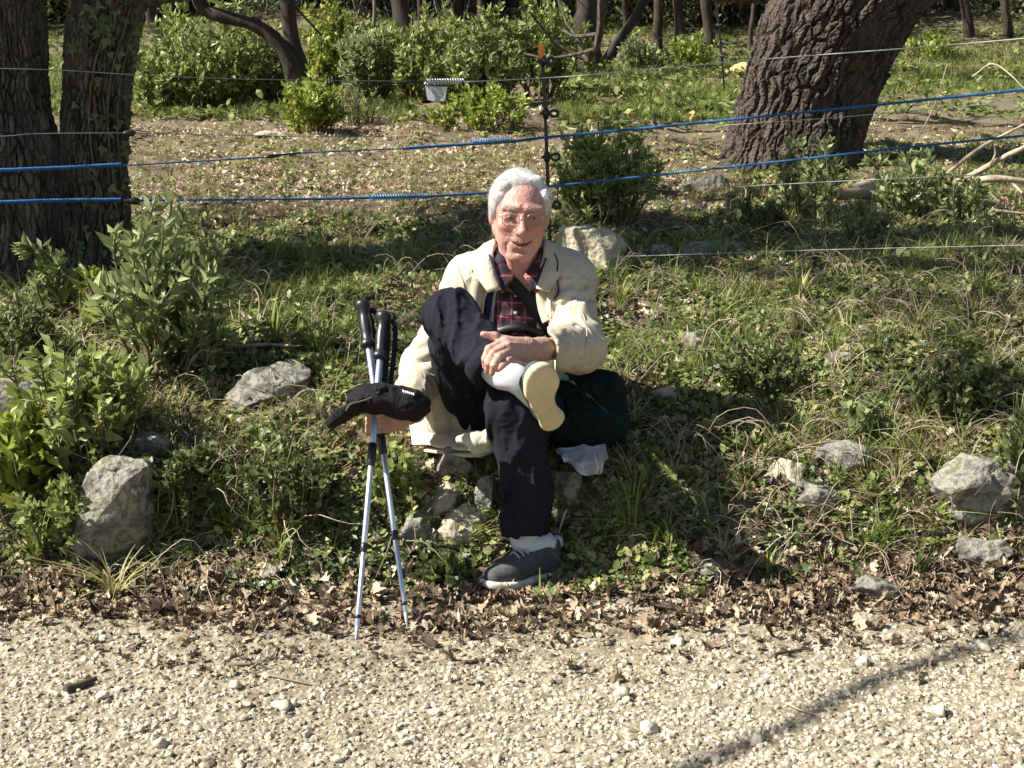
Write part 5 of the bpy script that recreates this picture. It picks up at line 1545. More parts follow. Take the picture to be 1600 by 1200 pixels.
# ---- right hand gripping the poles
GRP = P(592, 660, 4.0)
rh = [('+', Cone(wriR, P(620, 654, 4.06), .028, .028), .02), ('+', Cone(P(624, 648, 4.08), P(606, 648, 4.02), .024, .020), .02), ('+', Cone(P(624, 660, 4.08), P(606, 664, 4.02), .024, .018), .02)]
for k in range(4):
    v_ = 645 + k * 8.5
    rh += chain([P(607, v_, 4.015), P(590, v_ + 1, 3.968), P(576, v_ + 2, 3.985), P(577, v_ + 2, 4.015)], [.0115, .0105, .0098, .0085])
rh += chain([P(612, 648, 4.05), P(600, 640, 4.045), P(586, 640, 4.035), P(578, 643, 4.02)], [.015, .0128, .0112, .0085])
# ---- rest of the body under the clothes
body_ops = head_ops + neck_ops + [
    ('+', Ell(chest, (.135, .095, .15)), .04), ('+', Ell(belly, (.13, .105, .14)), .05), ('+', Cone(shoR, shoL, .055, .055), .04),
    ('+', Cone(hipR, hipL, .085, .085), .05),
    ('+', Cone(shoL, elbL, .048, .040), .03), ('+', Cone(elbL, wriL, .040, .028), .02), ('+', Cone(shoR, elbR, .048, .040), .03), ('+', Cone(elbR, wriR, .040, .027), .02),
    ('+', Cone(hipR, kneR, .070, .055), .03), ('+', Cone(kneR, ankR, .046, .028), .02), ('+', Cone(hipL, kneL, .070, .055), .03), ('+', Cone(kneL, ankL, .046, .024), .02)] + lh + rh
BODY = Solid(body_ops)
def skin_col(V):
    q = hl(V)
    base = np.tile(A(.54, .285, .235), (len(V), 1))
    def blob(c, r, col, w_):
        d = np.sum(((q - A(*c)) / A(*r)) ** 2, 1)
        f = (np.exp(-d) * w_)[:, None]
        base[:] = base * (1 - f) + A(*col) * f
    for s in (-1, 1):
        blob((s * .045, -.07, -.025), (.028, .03, .025), (.52, .235, .18), .75)
        blob((s * .032, -.085, .010), (.018, .02, .010), (.34, .16, .13), .6)
        blob((s * .08, .0, .0), (.02, .03, .04), (.50, .24, .19), .6)
        blob((s * .030, -.088, .034), (.020, .012, .006), (.58, .50, .44), .55)
    blob((0, -.11, -.025), (.016, .02, .018), (.54, .225, .175), .8)
    blob((0, -.075, .075), (.05, .04, .03), (.53, .30, .24), .5)
    blob((0, -.095, -.0585), (.020, .01, .0045), (.36, .125, .11), .8)
    blob((0, -.095, -.0745), (.017, .01, .006), (.42, .15, .13), .8)
    blob((.001, -.093, -.0660), (.017, .012, .0030), (.13, .04, .04), .9)
    far = (q[:, 2] < -.16)
    base[far] = A(.53, .31, .245)
    n = noise(V * 60)[:, None]; n2_ = noise(V * 170 + 4)[:, None]
    base = base * (1 + .13 * n + .08 * n2_)
    spots = np.clip((noise(V * 110 + 9) - .42) * 4, 0, 1)[:, None] * .35
    return np.clip(base * .90 * (1 - spots * A(.25, .4, .45)), .01, 1)
seat_z = float(H(hipL[0], hipL[1]))
man = empty('person', (0.0, 4.45, seat_z), 'seated person with white hair, beige jacket and crossed leg holding poles', 'person')
all_pts = [HEAD + A(-.12, -.14, .14), HEAD + A(.12, .12, .14), hipL, hipR, kneR, kneL, ankL, ankR, elbL, elbR, wriR, P(574, 650, 4.0), P(575, 690, 4.0), P(770, 560, 3.93)]
lo, hi = bounds(all_pts, .11)
solid('body', BODY, lo, hi, .0030, M['skin'], man, skin_col)
# eyes: dark irises under narrowed lids
for s in (-1, 1):
    c = hw(s * .032, -.0875, .0078)
    vv, ff = ICO[3]
    e = obj('eye', vv * A(.0105, .0040, .0030) * HS @ HR.T + c, ff, M['eye_white'], man)
    obj('iris', vv * A(.0046, .0022, .0030) * HS @ HR.T + hw(s * .0322, -.0905, .0078), ff, M['iris'], e)

v, f = tube(catmull([hw(-.0305, -.0905, -.0570), hw(-.015, -.0970, -.0645), hw(.001, -.0985, -.0668), hw(.016, -.0965, -.0640), hw(.0315, -.0895, -.0555)], 16), np.interp(np.linspace(0, 1, 16), [0, .3, .5, .75, 1], [.0008, .0022, .0026, .0024, .0008]) * HS, 8)
obj('mouth', v, f, M['mouth'], man)
# ---- hair
hair_ops = [('+', hE((0, .026, .040), (.0785, .097, .0805)), .02),
            ('+', hE((.071, .004, .026), (.0145, .040, .042)), .02), ('+', hE((-.071, .004, .026), (.0145, .040, .042)), .02),
            ('+', hE((.061, -.026, .060), (.018, .030, .026)), .02), ('+', hE((-.059, -.024, .058), (.018, .030, .028)), .02),
            ('+', hE((0, .070, -.035), (.066, .042, .045)), .03),
            ('+', hC((-.048, -.040, .088), (.042, -.028, .100), .013, .014), .02),
            ('-', hE((.006, -.105, .040), (.063, .068, .060)), .010), ('-', hE((0, -.085, -.05), (.085, .075, .085)), .02),
            ('-', hE((.082, -.004, -.030), (.03, .028, .030)), .01), ('-', hE((-.082, -.004, -.030), (.03, .028, .030)), .01)]
def hair_disp(p, d):
    q = hl(p)
    w_ = warp(q, 22, .010)
    return .0012 * noise(w_ * A(150, 26, 60)) + .0012 * noise(w_ * A(60, 12, 24) + 3) + .0012 * noise(q * 13)
HAIR = Solid(hair_ops, hair_disp)
hairo, HV = solid('hair', HAIR, HEAD - .16, HEAD + .18, .0030, M['hair'], man)
rs = np.random.default_rng(5)
pick = rs.integers(0, len(HV), 16000)
g = np.stack([HAIR(HV[pick] + .003 * np.eye(3)[k]) - HAIR(HV[pick] - .003 * np.eye(3)[k]) for k in range(3)], -1)
g /= np.linalg.norm(g, axis=1)[:, None] + 1e-9
q = hl(HV[pick])
side = np.sign(q[:, 0] - .03)
flow = np.stack([np.where(q[:, 2] > .075, -.75, side * .35), .55 + 0 * side, -np.clip(np.abs(q[:, 0]) * 13 - .2, 0, 1.2)], -1) @ HR.T
flow = flow + rs.normal(size=flow.shape) * .13
flow -= g * np.sum(flow * g, 1)[:, None] * .92
flow /= np.linalg.norm(flow, axis=1)[:, None] + 1e-9
ln = rs.uniform(.018, .042, len(pick))[:, None]
b0_ = HV[pick] - g * .001; sd2 = np.cross(flow, g) * .00026
pm = b0_ + flow * ln * .5 + g * .0016; pe = b0_ + flow * ln - g * .0015 + rs.normal(size=b0_.shape) * .0015
V = np.stack([b0_ - sd2, b0_ + sd2, pm + sd2, pm - sd2, pe], 1).reshape(-1, 3)
i5 = np.arange(len(pick))[:, None] * 5
obj('strands', V, [np.concatenate([i5 + 0, i5 + 1, i5 + 2, i5 + 3], 1), np.concatenate([i5 + 3, i5 + 2, i5 + 4], 1)], M['hair'], hairo)
# eyebrows
parts = []
for s in (-1, 1):
    for k in range(70):
        t = rs.uniform(0, 1)
        c = hw(s * (.012 + .036 * t), -.0965 + .016 * t ** 2, .033 + .006 * math.sin(t * 2.6) + rs.normal() * .0018)
        d = HR @ A(s * .8, -.10, .22 + rs.normal() * .25) * rs.uniform(.004, .007)
        parts.append(tube(np.stack([c, c + d * .6 + HR @ A(0, -.001, 0), c + d]), np.array([.0005, .0004, .0002]), 3, cap=False))
v, f = join(parts)
obj('eyebrows', v, f, M['brow'], man)

# ---- glasses
gl = link('glasses', bpy.data.meshes.new('glasses_bridge'), None, man)
def rim(s):
    t = np.linspace(0, 2 * np.pi, 41)
    ex = 2 / 2.7
    x = .0235 * np.sign(np.cos(t)) * np.abs(np.cos(t)) ** ex; z = .0185 * np.sign(np.sin(t)) * np.abs(np.sin(t)) ** ex
    y = -.1035 + .10 * (x * s + .002) ** 1 * .35
    return np.stack([hw(s * .0335 + x[k], -.1040 + .22 * max(0, (s * x[k])) + .0, .004 + z[k]) for k in range(len(t))])
for s in (-1, 1):
    r_ = rim(s)
    v, f = tube(r_, .0010, 6, cap=False)
    ro = obj('rim', v, f, M['metal_frame'], gl)
    ctr = r_[:-1].mean(0); nrm = HR @ A(0, -1, 0)
    vv = np.concatenate([r_[:-1] + nrm * .0006, r_[:-1] - nrm * .0006, [ctr + nrm * .0014], [ctr - nrm * .0002]])
    n_ = 40; j = np.arange(n_); k = (j + 1) % n_
    obj('lens', vv, [np.stack([np.full(n_, 2 * n_), j, k], -1), np.stack([np.full(n_, 2 * n_ + 1), n_ + k, n_ + j], -1)], M['lens'], ro)
    v, f = tube(catmull([hw(s * .057, -.098, .012), hw(s * .070, -.080, .014), hw(s * .081, -.020, .014), hw(s * .082, .015, .010)], 16), .0011, 6)
    obj('temple', v, f, M['metal_frame'], gl)
v, f = tube(catmull([hw(-.0105, -.1055, .009), hw(0, -.110, .013), hw(.0105, -.1055, .009)], 10), .0012, 6)
bm_ = np_mesh('glasses', v, f); bm_.materials.append(M['metal_frame'])
gl.data = bm_

# ---- torso layers
def torso_ops(x):
    return [('+', Ell(chest + A(0, 0, .02), A(.150, .108, .16) + x), .05), ('+', Ell(belly, A(.145, .120, .15) + x), .06),
            ('+', Cone(shoR, shoL, .064 + x, .064 + x), .05), ('+', Cone(nekB + A(-.055, 0, .005), nekB + A(.055, 0, .005), .05 + x, .05 + x), .05),
            ('+', Cone(hipR, hipL, .105 + x, .105 + x), .06)]
def cut_neck(p, d):
    return smax(d, -(Cone(nekB + A(0, -.035, -.02), hw(0, -.01, -.09), .066, .074)(p)), .01)
SHIRT = Solid(torso_ops(0), lambda p, d: -.004 * fold(p, (14, 10, 22), 3.) - .003 * fold(p, (30, 20, 12), 8.), cut_neck)
tl, th_ = bounds([shoR, shoL, hipR, hipL, nekB + A(0, 0, .09)], .17)
shirt, _ = solid('shirt', SHIRT, tl, th_, .0052, M['plaid'], man)
# shirt collar: two leaves round the neck
def strip(rows, m, name, parent, thick=.004):
    """rows: list of (inner, outer) world point pairs, made into a thin solid sheet"""
    a = catmull([r_[0] for r_ in rows], 28); b = catmull([r_[1] for r_ in rows], 28)
    mid = (a + b) / 2
    t = np.gradient(mid, axis=0); n = np.cross(t, b - a); n /= np.linalg.norm(n, axis=1)[:, None] + 1e-9
    mid = mid + n * .003
    L_ = [a, mid, b]
    top = np.stack(L_, 1); bot = top - n[:, None] * thick
    V = np.concatenate([top.reshape(-1, 3), bot.reshape(-1, 3)])
    nn = len(a); F_ = []
    for i in range(nn - 1):
        for k in range(2):
            q = 3 * i + k; o_ = nn * 3
            F_ += [[q, q + 1, q + 4, q + 3], [o_ + q, o_ + q + 3, o_ + q + 4, o_ + q + 1]]
        F_ += [[3 * i, 3 * i + 3, nn * 3 + 3 * i + 3, nn * 3 + 3 * i], [3 * i + 2, nn * 3 + 3 * i + 2, nn * 3 + 3 * i + 5, 3 * i + 5]]
    F_ += [[0, nn * 3, nn * 3 + 1, 1], [1, nn * 3 + 1, nn * 3 + 2, 2]]
    e = 3 * (nn - 1)
    F_ += [[e, e + 1, nn * 3 + e + 1, nn * 3 + e], [e + 1, e + 2, nn * 3 + e + 2, nn * 3 + e + 1]]
    return obj(name, V, np.array(F_), m, parent)
for s in (-1, 1):
    strip([(nekB + A(s * .012, -.088, -.020), nekB + A(s * .050, -.112, -.072)), (nekB + A(s * .052, -.066, .026), nekB + A(s * .082, -.088, -.028)),
           (nekB + A(s * .070, -.015, .060), nekB + A(s * .094, -.018, .012)), (nekB + A(s * .045, .050, .075), nekB + A(s * .058, .072, .030)), (nekB + A(0, .066, .080), nekB + A(0, .088, .034))], M['plaid'], 'collar', shirt)
parts = []
for (u, v) in ((806, 462), (806, 488), (803, 437)):
    c, n_ = hit(SHIRT, u, v); parts.append(disc(c + n_ * .001, n_, .0055, .003))
for q in parts[:2]:
    obj('button', q[0], q[1], M['sole_side'], shirt)

# opening of the layers in front: left and right limits (world x) by height
def lims(zs, xl, xr):
    return lambda p: np.maximum(np.interp(p[:, 2], zs, xl) - p[:, 0], p[:, 0] - np.interp(p[:, 2], zs, xr))
def xz(u, v, Y=4.40):
    q = P(u, v, Y); return q[2], q[0]
def limits(lst):                               # (v, u left, u right)
    lst = sorted(lst, key=lambda q: -q[0])
    return lims([xz(q[1], q[0])[0] for q in lst], [xz(q[1], q[0])[1] for q in lst], [xz(q[2], q[0])[1] for q in lst])
vest_open = limits([(700, 775, 850), (520, 771, 836), (470, 774, 845), (430, 782, 850), (395, 785, 845), (350, 780, 845)])
jack_open = limits([(760, 735, 880), (600, 742, 868), (520, 752, 862), (470, 758, 846), (430, 772, 838), (400, 778, 846), (350, 768, 858)])
def front_cut(opening, rnd=.006):
    def f(p, d):
        o = opening(p)
        inside = smax(o, p[:, 1] - (chest[1] - .02), .02)   # the gap, front half only
        return smax(d, -inside, rnd)
    return f
def shell(ops_in, post):
    S_in = Solid(ops_in)
    def f(p, d):
        d = smax(d, -S_in.ev(p), .004)
        return post(p, d)
    return f
vc = front_cut(vest_open)
VEST = Solid(torso_ops(.010), lambda p, d: -.003 * fold(p, (10, 8, 9), 13.), shell(torso_ops(.003), lambda p, d: cut_neck(p, vc(p, d))))
solid('vest', VEST, tl, th_, .0055, M['vest'], man)

# ---- jacket: torso shell plus sleeves, with creases
sl_dir = lambda a, b: (b - a) / np.linalg.norm(b - a)
cuffL = wriL + (elbL - wriL) * .10
cuffR = wriR + (elbR - wriR) * .06
jk = torso_ops(.026) + [
    ('+', Cone(shoL + A(-.01, 0, .005), elbL + A(0, .015, -.005), .086, .076), .035), ('+', Cone(elbL, cuffL, .074, .055), .03),
    ('+', Cone(shoR, elbR, .082, .066), .035), ('+', Cone(elbR, cuffR, .066, .052), .03),
    ('+', Cone(P(690, 600, 4.42), P(676, 680, 4.36), .062, .050), .05), ('+', Cone(P(880, 620, 4.50), P(890, 680, 4.46), .09, .09), .05)]
# hand-placed folds of the sleeve at the picture's right and left
ridges = []
for (a, b, r_) in [((866, 500, 4.34), (925, 452, 4.40), .010), ((862, 515, 4.31), (930, 478, 4.38), .012), ((868, 522, 4.28), (934, 508, 4.34), .013), ((890, 522, 4.24), (936, 528, 4.30), .014),
                   ((878, 468, 4.36), (912, 440, 4.42), .009), ((905, 520, 4.22), (920, 560, 4.24), .010), ((862, 440, 4.40), (858, 490, 4.36), .009),
                   ((650, 560, 4.36), (690, 536, 4.36), .012), ((642, 588, 4.32), (690, 566, 4.33), .012), ((655, 540, 4.40), (692, 512, 4.40), .011), ((636, 615, 4.26), (668, 606, 4.28), .010)]:
    ridges.append(Cone(P(*a), P(*b), r_, r_ * .6))
def axis_fold(w_, a, b, fr, seed, sharp):          # creases running across a limb
    ax = (b - a) / np.linalg.norm(b - a)
    return fold(w_ * 4.5 + (w_ @ ax)[:, None] * ax * (fr - 4.5), (1, 1, 1), seed, sharp)
LIMBS = [(Cone(shoL, elbL, .086, .076), 20, 3., .0065), (Cone(elbL, cuffL, .074, .055), 22, 9., .005), (Cone(shoR, elbR, .082, .066), 24, 14., .009), (Cone(elbR, cuffR, .066, .052), 28, 19., .008)]
def jk_disp(p, d):
    w_ = warp(p, 5, .035)
    r_ = -.0032 * fold(w_, (24, 10, 5), 21., 3.6) - .004 * noise(p * 5 + 2)
    for (C_, fr, sd_, am) in LIMBS:
        k = C_(p); m_ = k < .03
        if m_.any():
            r_[m_] -= am * axis_fold(w_[m_], C_.a, C_.b, fr, sd_, 3.4) * np.clip(noise(p[m_] * 9 + sd_) * 1.6 + .7, .1, 1) * np.clip(1 - k[m_] / .03, 0, 1)
    for R_ in ridges:
        k = np.abs(p - (R_.a + R_.b) / 2).max(1) < np.abs(R_.b - R_.a).max() / 2 + .05
        if not k.any(): continue
        e = R_(p[k])
        r_[k] += -.010 * np.exp(-(np.maximum(e, 0) / .006) ** 2) + .005 * np.exp(-((e - .014) / .007) ** 2)
    return r_
JIN = torso_ops(.015) + [('+', Cone(shoL, elbL, .06, .055), .03), ('+', Cone(elbL, wriL + (wriL - elbL) * .3, .052, .044), .03), ('+', Cone(shoR, elbR, .06, .05), .03), ('+', Cone(elbR, wriR + (wriR - elbR) * .3, .047, .042), .03)]
jc = front_cut(jack_open)
def end_cut(c, d_):
    return lambda p: (p - c) @ d_
eL = sl_dir(elbL, wriL); eR = sl_dir(elbR, wriR)
def jk_post(p, d):
    d = jc(p, d)
    d = cut_neck(p, d)
    dl = (p - cuffL) @ eL; dr = (p - cuffR) @ eR
    nl = np.linalg.norm(p - cuffL, axis=1) < .13; nr = np.linalg.norm(p - cuffR, axis=1) < .13
    d = np.where(nl, np.maximum(d, dl), d); d = np.where(nr, np.maximum(d, dr), d)
    return d
JACKET = Solid(jk, jk_disp, shell(JIN, jk_post))
jl, jh = bounds([shoR, shoL, hipR, hipL, nekB + A(0, 0, .09), elbL, elbR, wriL, wriR, P(676, 690, 4.36)], .16)
jacket, _ = solid('jacket', JACKET, jl, jh, .0046, M['jacket'], man)
# jacket collar, standing open, dark inside
for s in (-1, 1):
    k_ = 1.0 if s > 0 else 1.06
    strip([(nekB + A(s * .050 * k_, -.118, -.055), nekB + A(s * .088 * k_, -.128, -.062)), (nekB + A(s * .078 * k_, -.075, .022), nekB + A(s * .128 * k_, -.070, -.012)),
           (nekB + A(s * .092, -.01, .056), nekB + A(s * .140, .0, .022)), (nekB + A(s * .062, .066, .074), nekB + A(s * .090, .105, .036)), (nekB + A(0, .086, .080), nekB + A(0, .124, .042))], M['jacket'], 'collar', jacket, .007)
    strip([(nekB + A(s * .047, -.104, -.056), nekB + A(s * .053 * k_, -.117, -.050)), (nekB + A(s * .074, -.066, .020), nekB + A(s * .081, -.078, .026)),
           (nekB + A(s * .084, -.01, .052), nekB + A(s * .095, -.012, .060)), (nekB + A(s * .056, .060, .070), nekB + A(s * .064, .068, .078)), (nekB + A(0, .080, .076), nekB + A(0, .088, .084))], M['lining'], 'collar_lining', jacket, .006)
# plackets down the front edges with snap fasteners
def surf_path(S, pxs, off):
    r_ = [hit(S, u, v, off=off) for u, v in pxs]
    p = catmull([q[0] for q in r_], 24); n = catmull([q[1] for q in r_], 24)
    return p, n / np.linalg.norm(n, axis=1)[:, None]
JFULL = Solid(jk, jk_disp)
for pxs, wd in (([(846, 442), (847, 455), (850, 478), (858, 502)], .040), ([(752, 420), (746, 445), (742, 470), (738, 500)], .040)):
    p, n = surf_path(JFULL, pxs, .001)
    v, f = ribbon(p, wd, n, .005)
    obj('placket', v, f, M['jacket'], jacket)
for (u, v) in ((743, 424), (740, 441), (857, 431), (849, 450)):
    c, n_ = hit(JFULL, u, v, off=.007)
    q = disc(c, n_, .0075, .004); obj('snap', q[0], q[1], M['snap'], jacket)
for (u, v) in ((845, 541), (854, 562)):
    c, n_ = hit(JACKET, u, v, off=.002)
    q = disc(c, n_, .0075, .004); obj('snap', q[0], q[1], M['snap'], jacket)
p, n = surf_path(JFULL, [(864, 398), (870, 412), (872, 432), (870, 455), (864, 470)], .010)
v, f = tube(p, .0022, 6); obj('drawcord', v, f, M['lining'], jacket)
for pxs in ([(884, 412), (868, 438), (860, 468), (862, 498)], [(716, 420), (724, 442), (726, 462)], [(900, 470), (914, 500), (916, 530), (905, 560)]):
    p, n = surf_path(JFULL, pxs, .0005)
    v, f = ribbon(p, .0045, n, .0022); obj('seam', v, f, M['seam'], jacket)
# dark lining strip showing inside the open front at the picture's left
p, n = surf_path(Solid(torso_ops(.016)), [(772, 432), (766, 450), (762, 470), (758, 500)], .001)
v, f = ribbon(p, .030, n, .002); obj('lining', v, f, M['lining'], jacket)

# ---- trousers
cRd = sl_dir(kneR, cufR); cLe = P(822, 832, 4.04); cLd = sl_dir(P(822, 750, 4.07), cLe)
cRe = cufR + cRd * .012
def leg_tube(parts, c, d_, rin):
    def f(p):
        d = None
        for q in parts: d = q(p) if d is None else smin(d, q(p), .03)
        d = np.maximum(d, (p - c) @ d_)
        return np.maximum(d, -Cone(c - d_ * .05, c + d_ * .2, rin, rin)(p))
    return Fn(f)
tr_ops = [('+', Cone(hipR, hipL, .112, .112), .06), ('+', Ell(belly + A(0, 0, -.06), (.150, .128, .10)), .05),
          ('+', Cone(hipR, kneR + A(0, .01, 0), .092, .068), .04), ('+', leg_tube([Cone(kneR, cufR + cRd * .06, .070, .064)], cRe, cRd, .056), .02),
          ('+', Cone(hipL, kneL, .100, .082), .05), ('+', leg_tube([Cone(kneL, P(822, 750, 4.07), .082, .063), Cone(P(822, 750, 4.07), cLe + cLd * .06, .063, .058)], cLe, cLd, .050), .02)]
def tr_disp(p, d):
    w_ = warp(p, 6, .03)
    return -.010 * fold(w_, (13, 9, 5), 41., 3.2) - .005 * fold(w_, (28, 18, 9), 47., 3.0) - .004 * noise(p * 9)
def tr_post(p, d):
    return np.where(p[:, 1] > 4.30, np.maximum(d, p[:, 2] - P(800, 508, 4.36)[2]), d)
TROUSERS = Solid(tr_ops, tr_disp, tr_post)
lo, hi = bounds([hipR, hipL, kneR, kneL, cLe, cufR], .15)
trousers, _ = solid('trousers', TROUSERS, lo, hi, .0054, M['trousers'], man)
# turned-up hems
for (c, d_, r_) in ((cRe, cRd, .071), (cLe, cLd, .061)):
    pth = np.stack([c - d_ * .045, c - d_ * .040, c - d_ * .02, c + d_ * .002, c + d_ * .004])
    v, f = tube(pth, np.array([r_ - .004, r_ + .003, r_ + .004, r_ + .004, r_]), 40, lambda a, L, q: .004 * noise(q * 16) , cap=False)
    v2, f2 = tube(pth[::-1], np.array([r_ - .006, r_ - .006, r_ - .006, r_ - .006, r_ - .010]), 40, lambda a, L, q: .004 * noise(q * 16), cap=False)
    v, f = join([(v, f), (v2, f2)])
    obj('turn_up', v, f, M['trousers'], trousers)
# belt
r_ = [hit(SHIRT, u, v, off=.010) for (u, v) in ((775, 522), (790, 516), (812, 513), (832, 516), (848, 523))]
v, f = ribbon(catmull([q[0] for q in r_], 20), .030, catmull([q[1] for q in r_], 20), .004)
obj('belt', v, f, M['belt'], trousers)

# ---- shoes
def shoe_frame(heel, toe, up):
    f = toe - heel; f /= np.linalg.norm(f)
    u = up - f * (up @ f); u /= np.linalg.norm(u)
    return heel, np.cross(f, u), f, u
def shoe(fr, medial, name, label, ankle, L=.285):
    o, sx_, fx, ux = fr
    B_ = np.stack([sx_, fx, ux], 1)
    loc = lambda p: (p - o) @ B_
    wl = lambda *c: o + B_ @ A(*c)
    k = L / .285
    circ = [((0, .038), .038), ((-.008 * medial, .095), .031), ((-.009 * medial, .140), .036), ((.002 * medial, .195), .053), ((.006 * medial, .232), .047)]
    def outline(q):
        d = None
        for i in range(len(circ)):
            (c, r_) = circ[i]
            e = np.linalg.norm(q[:, :2] / k - np.array(c), axis=1) - r_
            d = e if d is None else smin(d, e, .022)
        for i in range(len(circ) - 1):
            (c0, r0), (c1, r1) = circ[i], circ[i + 1]
            a, b = np.array(c0), np.array(c1); ba = b - a
            h = np.clip((q[:, :2] / k - a) @ ba / (ba @ ba), 0, 1)
            d = smin(d, np.linalg.norm(q[:, :2] / k - a - h[:, None] * ba, axis=1) - (r0 + (r1 - r0) * h), .004)
        return d * k
    def sole_d(p):
        q = loc(p)
        zb = .010 * np.clip((q[:, 1] - .2 * k) / .08, 0, 1) ** 2
        return smax(outline(q), np.abs(q[:, 2] - .013 - zb) - .013, .012)
    def upper_d(p):
        q = loc(p)
        d = Cone(A(.004 * medial, .236 * k, .030), A(0, .17 * k, .047), .0345, .041)(q)
        d = smin(d, Cone(A(0, .17 * k, .047), A(0, .095 * k, .074), .041, .040)(q), .03)
        d = smin(d, Cone(A(0, .040 * k, .035), A(0, .046 * k, .094), .034, .036)(q), .03)
        d = smin(d, Cone(A(0, .095 * k, .06), A(0, .05 * k, .085), .038, .038)(q), .03)
        d = smax(d, outline(q) - .001, .014)
        d = smax(d, .016 - q[:, 2], .004)
        d = smax(d, q[:, 2] - .112 + .25 * (q[:, 1] - .05), .006)
        d = smax(d, -Cone(A(0, .055 * k, .085), A(0, .045 * k, .16), .030, .034)(q), .006)
        return d
    ctr = wl(0, .14 * k, .05)
    sh = empty_part(name, man)
    sh['label'] = label
    so, _ = solid('sole', Solid([('+', Fn(sole_d), .01)]), ctr - .19, ctr + .19, .0040, M['sole'] if name == 'raised' else M['sole_side'], sh)
    uo, _ = solid('upper', Solid([('+', Fn(upper_d), .01)]), ctr - .19, ctr + .19, .0040, M['knit'], sh)
    for j in range(6):                                       # laces
        t = j / 5
        y_ = (.165 - .075 * t) * k; zc = .0935 + .0275 * t
        wdt = .024
        pth = catmull([wl(-wdt, y_ - .004, zc - .016), wl(-wdt * .5, y_, zc - .003), wl(0, y_ + .002, zc + .001), wl(wdt * .5, y_, zc - .003), wl(wdt, y_ - .004, zc - .016)], 12)
        v, f = tube(pth, .0034, 6); obj('lace', v, f, M['lace'], uo)
    v, f = tube(catmull([wl(0, .088 * k, .112), wl(0, .080 * k, .126), wl(0, .078 * k, .138)], 8), np.array([.012, .016, .019, .020, .020, .019, .016, .008]), 12)
    obj('tongue', v, f, M['knit_dark'], uo)
    v, f = tube(catmull([wl(0, .020 * k, .085), wl(0, .010 * k, .105), wl(0, .006 * k, .122)], 8), np.array([.012, .018, .021, .022, .021, .019, .015, .007]), 12)
    obj('heel_tab', v, f, M['sock'], uo)
    return wl
def empty_part(kind, parent):
    o = bpy.data.objects.new('shoe', bpy.data.meshes.new('shoe')); COL.objects.link(o); o.parent = parent
    o.matrix_parent_inverse = Matrix.Translation(-Vector(parent.location))
    return o
heelL = G(866, 915); heelL[1] = 4.09; heelL[2] = .030
toeL = P(770, 921, 3.93)
heelL = P(872, 900, 4.08)
wl1 = shoe(shoe_frame(heelL, toeL + A(0, 0, .0), A(0, .05, 1)), 1, 'standing', 'grey knit sneaker standing on the leaves', ankL)
heelR, toeR = P(870, 672, 3.975), P(838, 577, 3.80)
wl2 = shoe(shoe_frame(heelR, toeR, A(-.50, .62, .60)), -1, 'raised', 'grey sneaker of the crossed leg, tan sole turned to the camera', ankR, .272)
# socks
v, f = tube(catmull([cufR - cRd * .06, cufR + cRd * .03, ankR + A(.005, .0, .005), wl2(0, .055, .075), wl2(0, .06, .03)], 24), np.interp(np.linspace(0, 1, 24), [0, .4, .7, 1], [.044, .041, .037, .030]), 24, lambda a, L, q: .002 * noise(q * A(30, 30, 60)))
obj('sock', v, f, M['sock'], man)
v, f = tube(catmull([cLe - cLd * .06, cLe + cLd * .03, wl1(0, .052, .10), wl1(0, .055, .04)], 20), np.interp(np.linspace(0, 1, 20), [0, .5, 1], [.045, .040, .033]), 20, lambda a, L, q: .002 * noise(q * A(30, 30, 60)))
obj('sock', v, f, M['sock'], man)
# ================================================================== gear: poles, cap, bag, seat pad, white cloth
M['pole_metal'] = mat('pole_metal', (.62, .66, .74), .38, metal=.85)
M['pole_blue'] = mat('pole_blue', (.42, .50, .66), .35, metal=.7)
M['rubber'] = mat('rubber', (.014, .014, .016), .38, spec=.5)
M['cap'] = mat('cap', (.012, .011, .012), .85, [(.3, (.009, .008, .009)), (.7, (.017, .015, .016))], scale=10, bump=.25, bscale=420, spec=.15, crease=(14, .5, .005))
M['cap_edge'] = mat('cap_edge', (.09, .085, .085), .8)
M['cap_print'] = mat('cap_print', (.7, .7, .7), .7)
M['bag'] = mat('bag', (.006, .016, .014), .85, [(.3, (.0035, .009, .008)), (.7, (.007, .017, .0145))], scale=9, bump=.3, bscale=350, spec=.15, crease=(9, .6, .008))
M['pad'] = mat('pad', (.66, .60, .44), .75, [(.3, (.58, .52, .37)), (.7, (.70, .65, .50))], scale=8, bump=.3, bscale=40)
M['white_cloth'] = mat('white_cloth', (.55, .52, .49), .85, [(.3, (.47, .44, .41)), (.7, (.60, .57, .54))], scale=10, bump=.3, bscale=120)
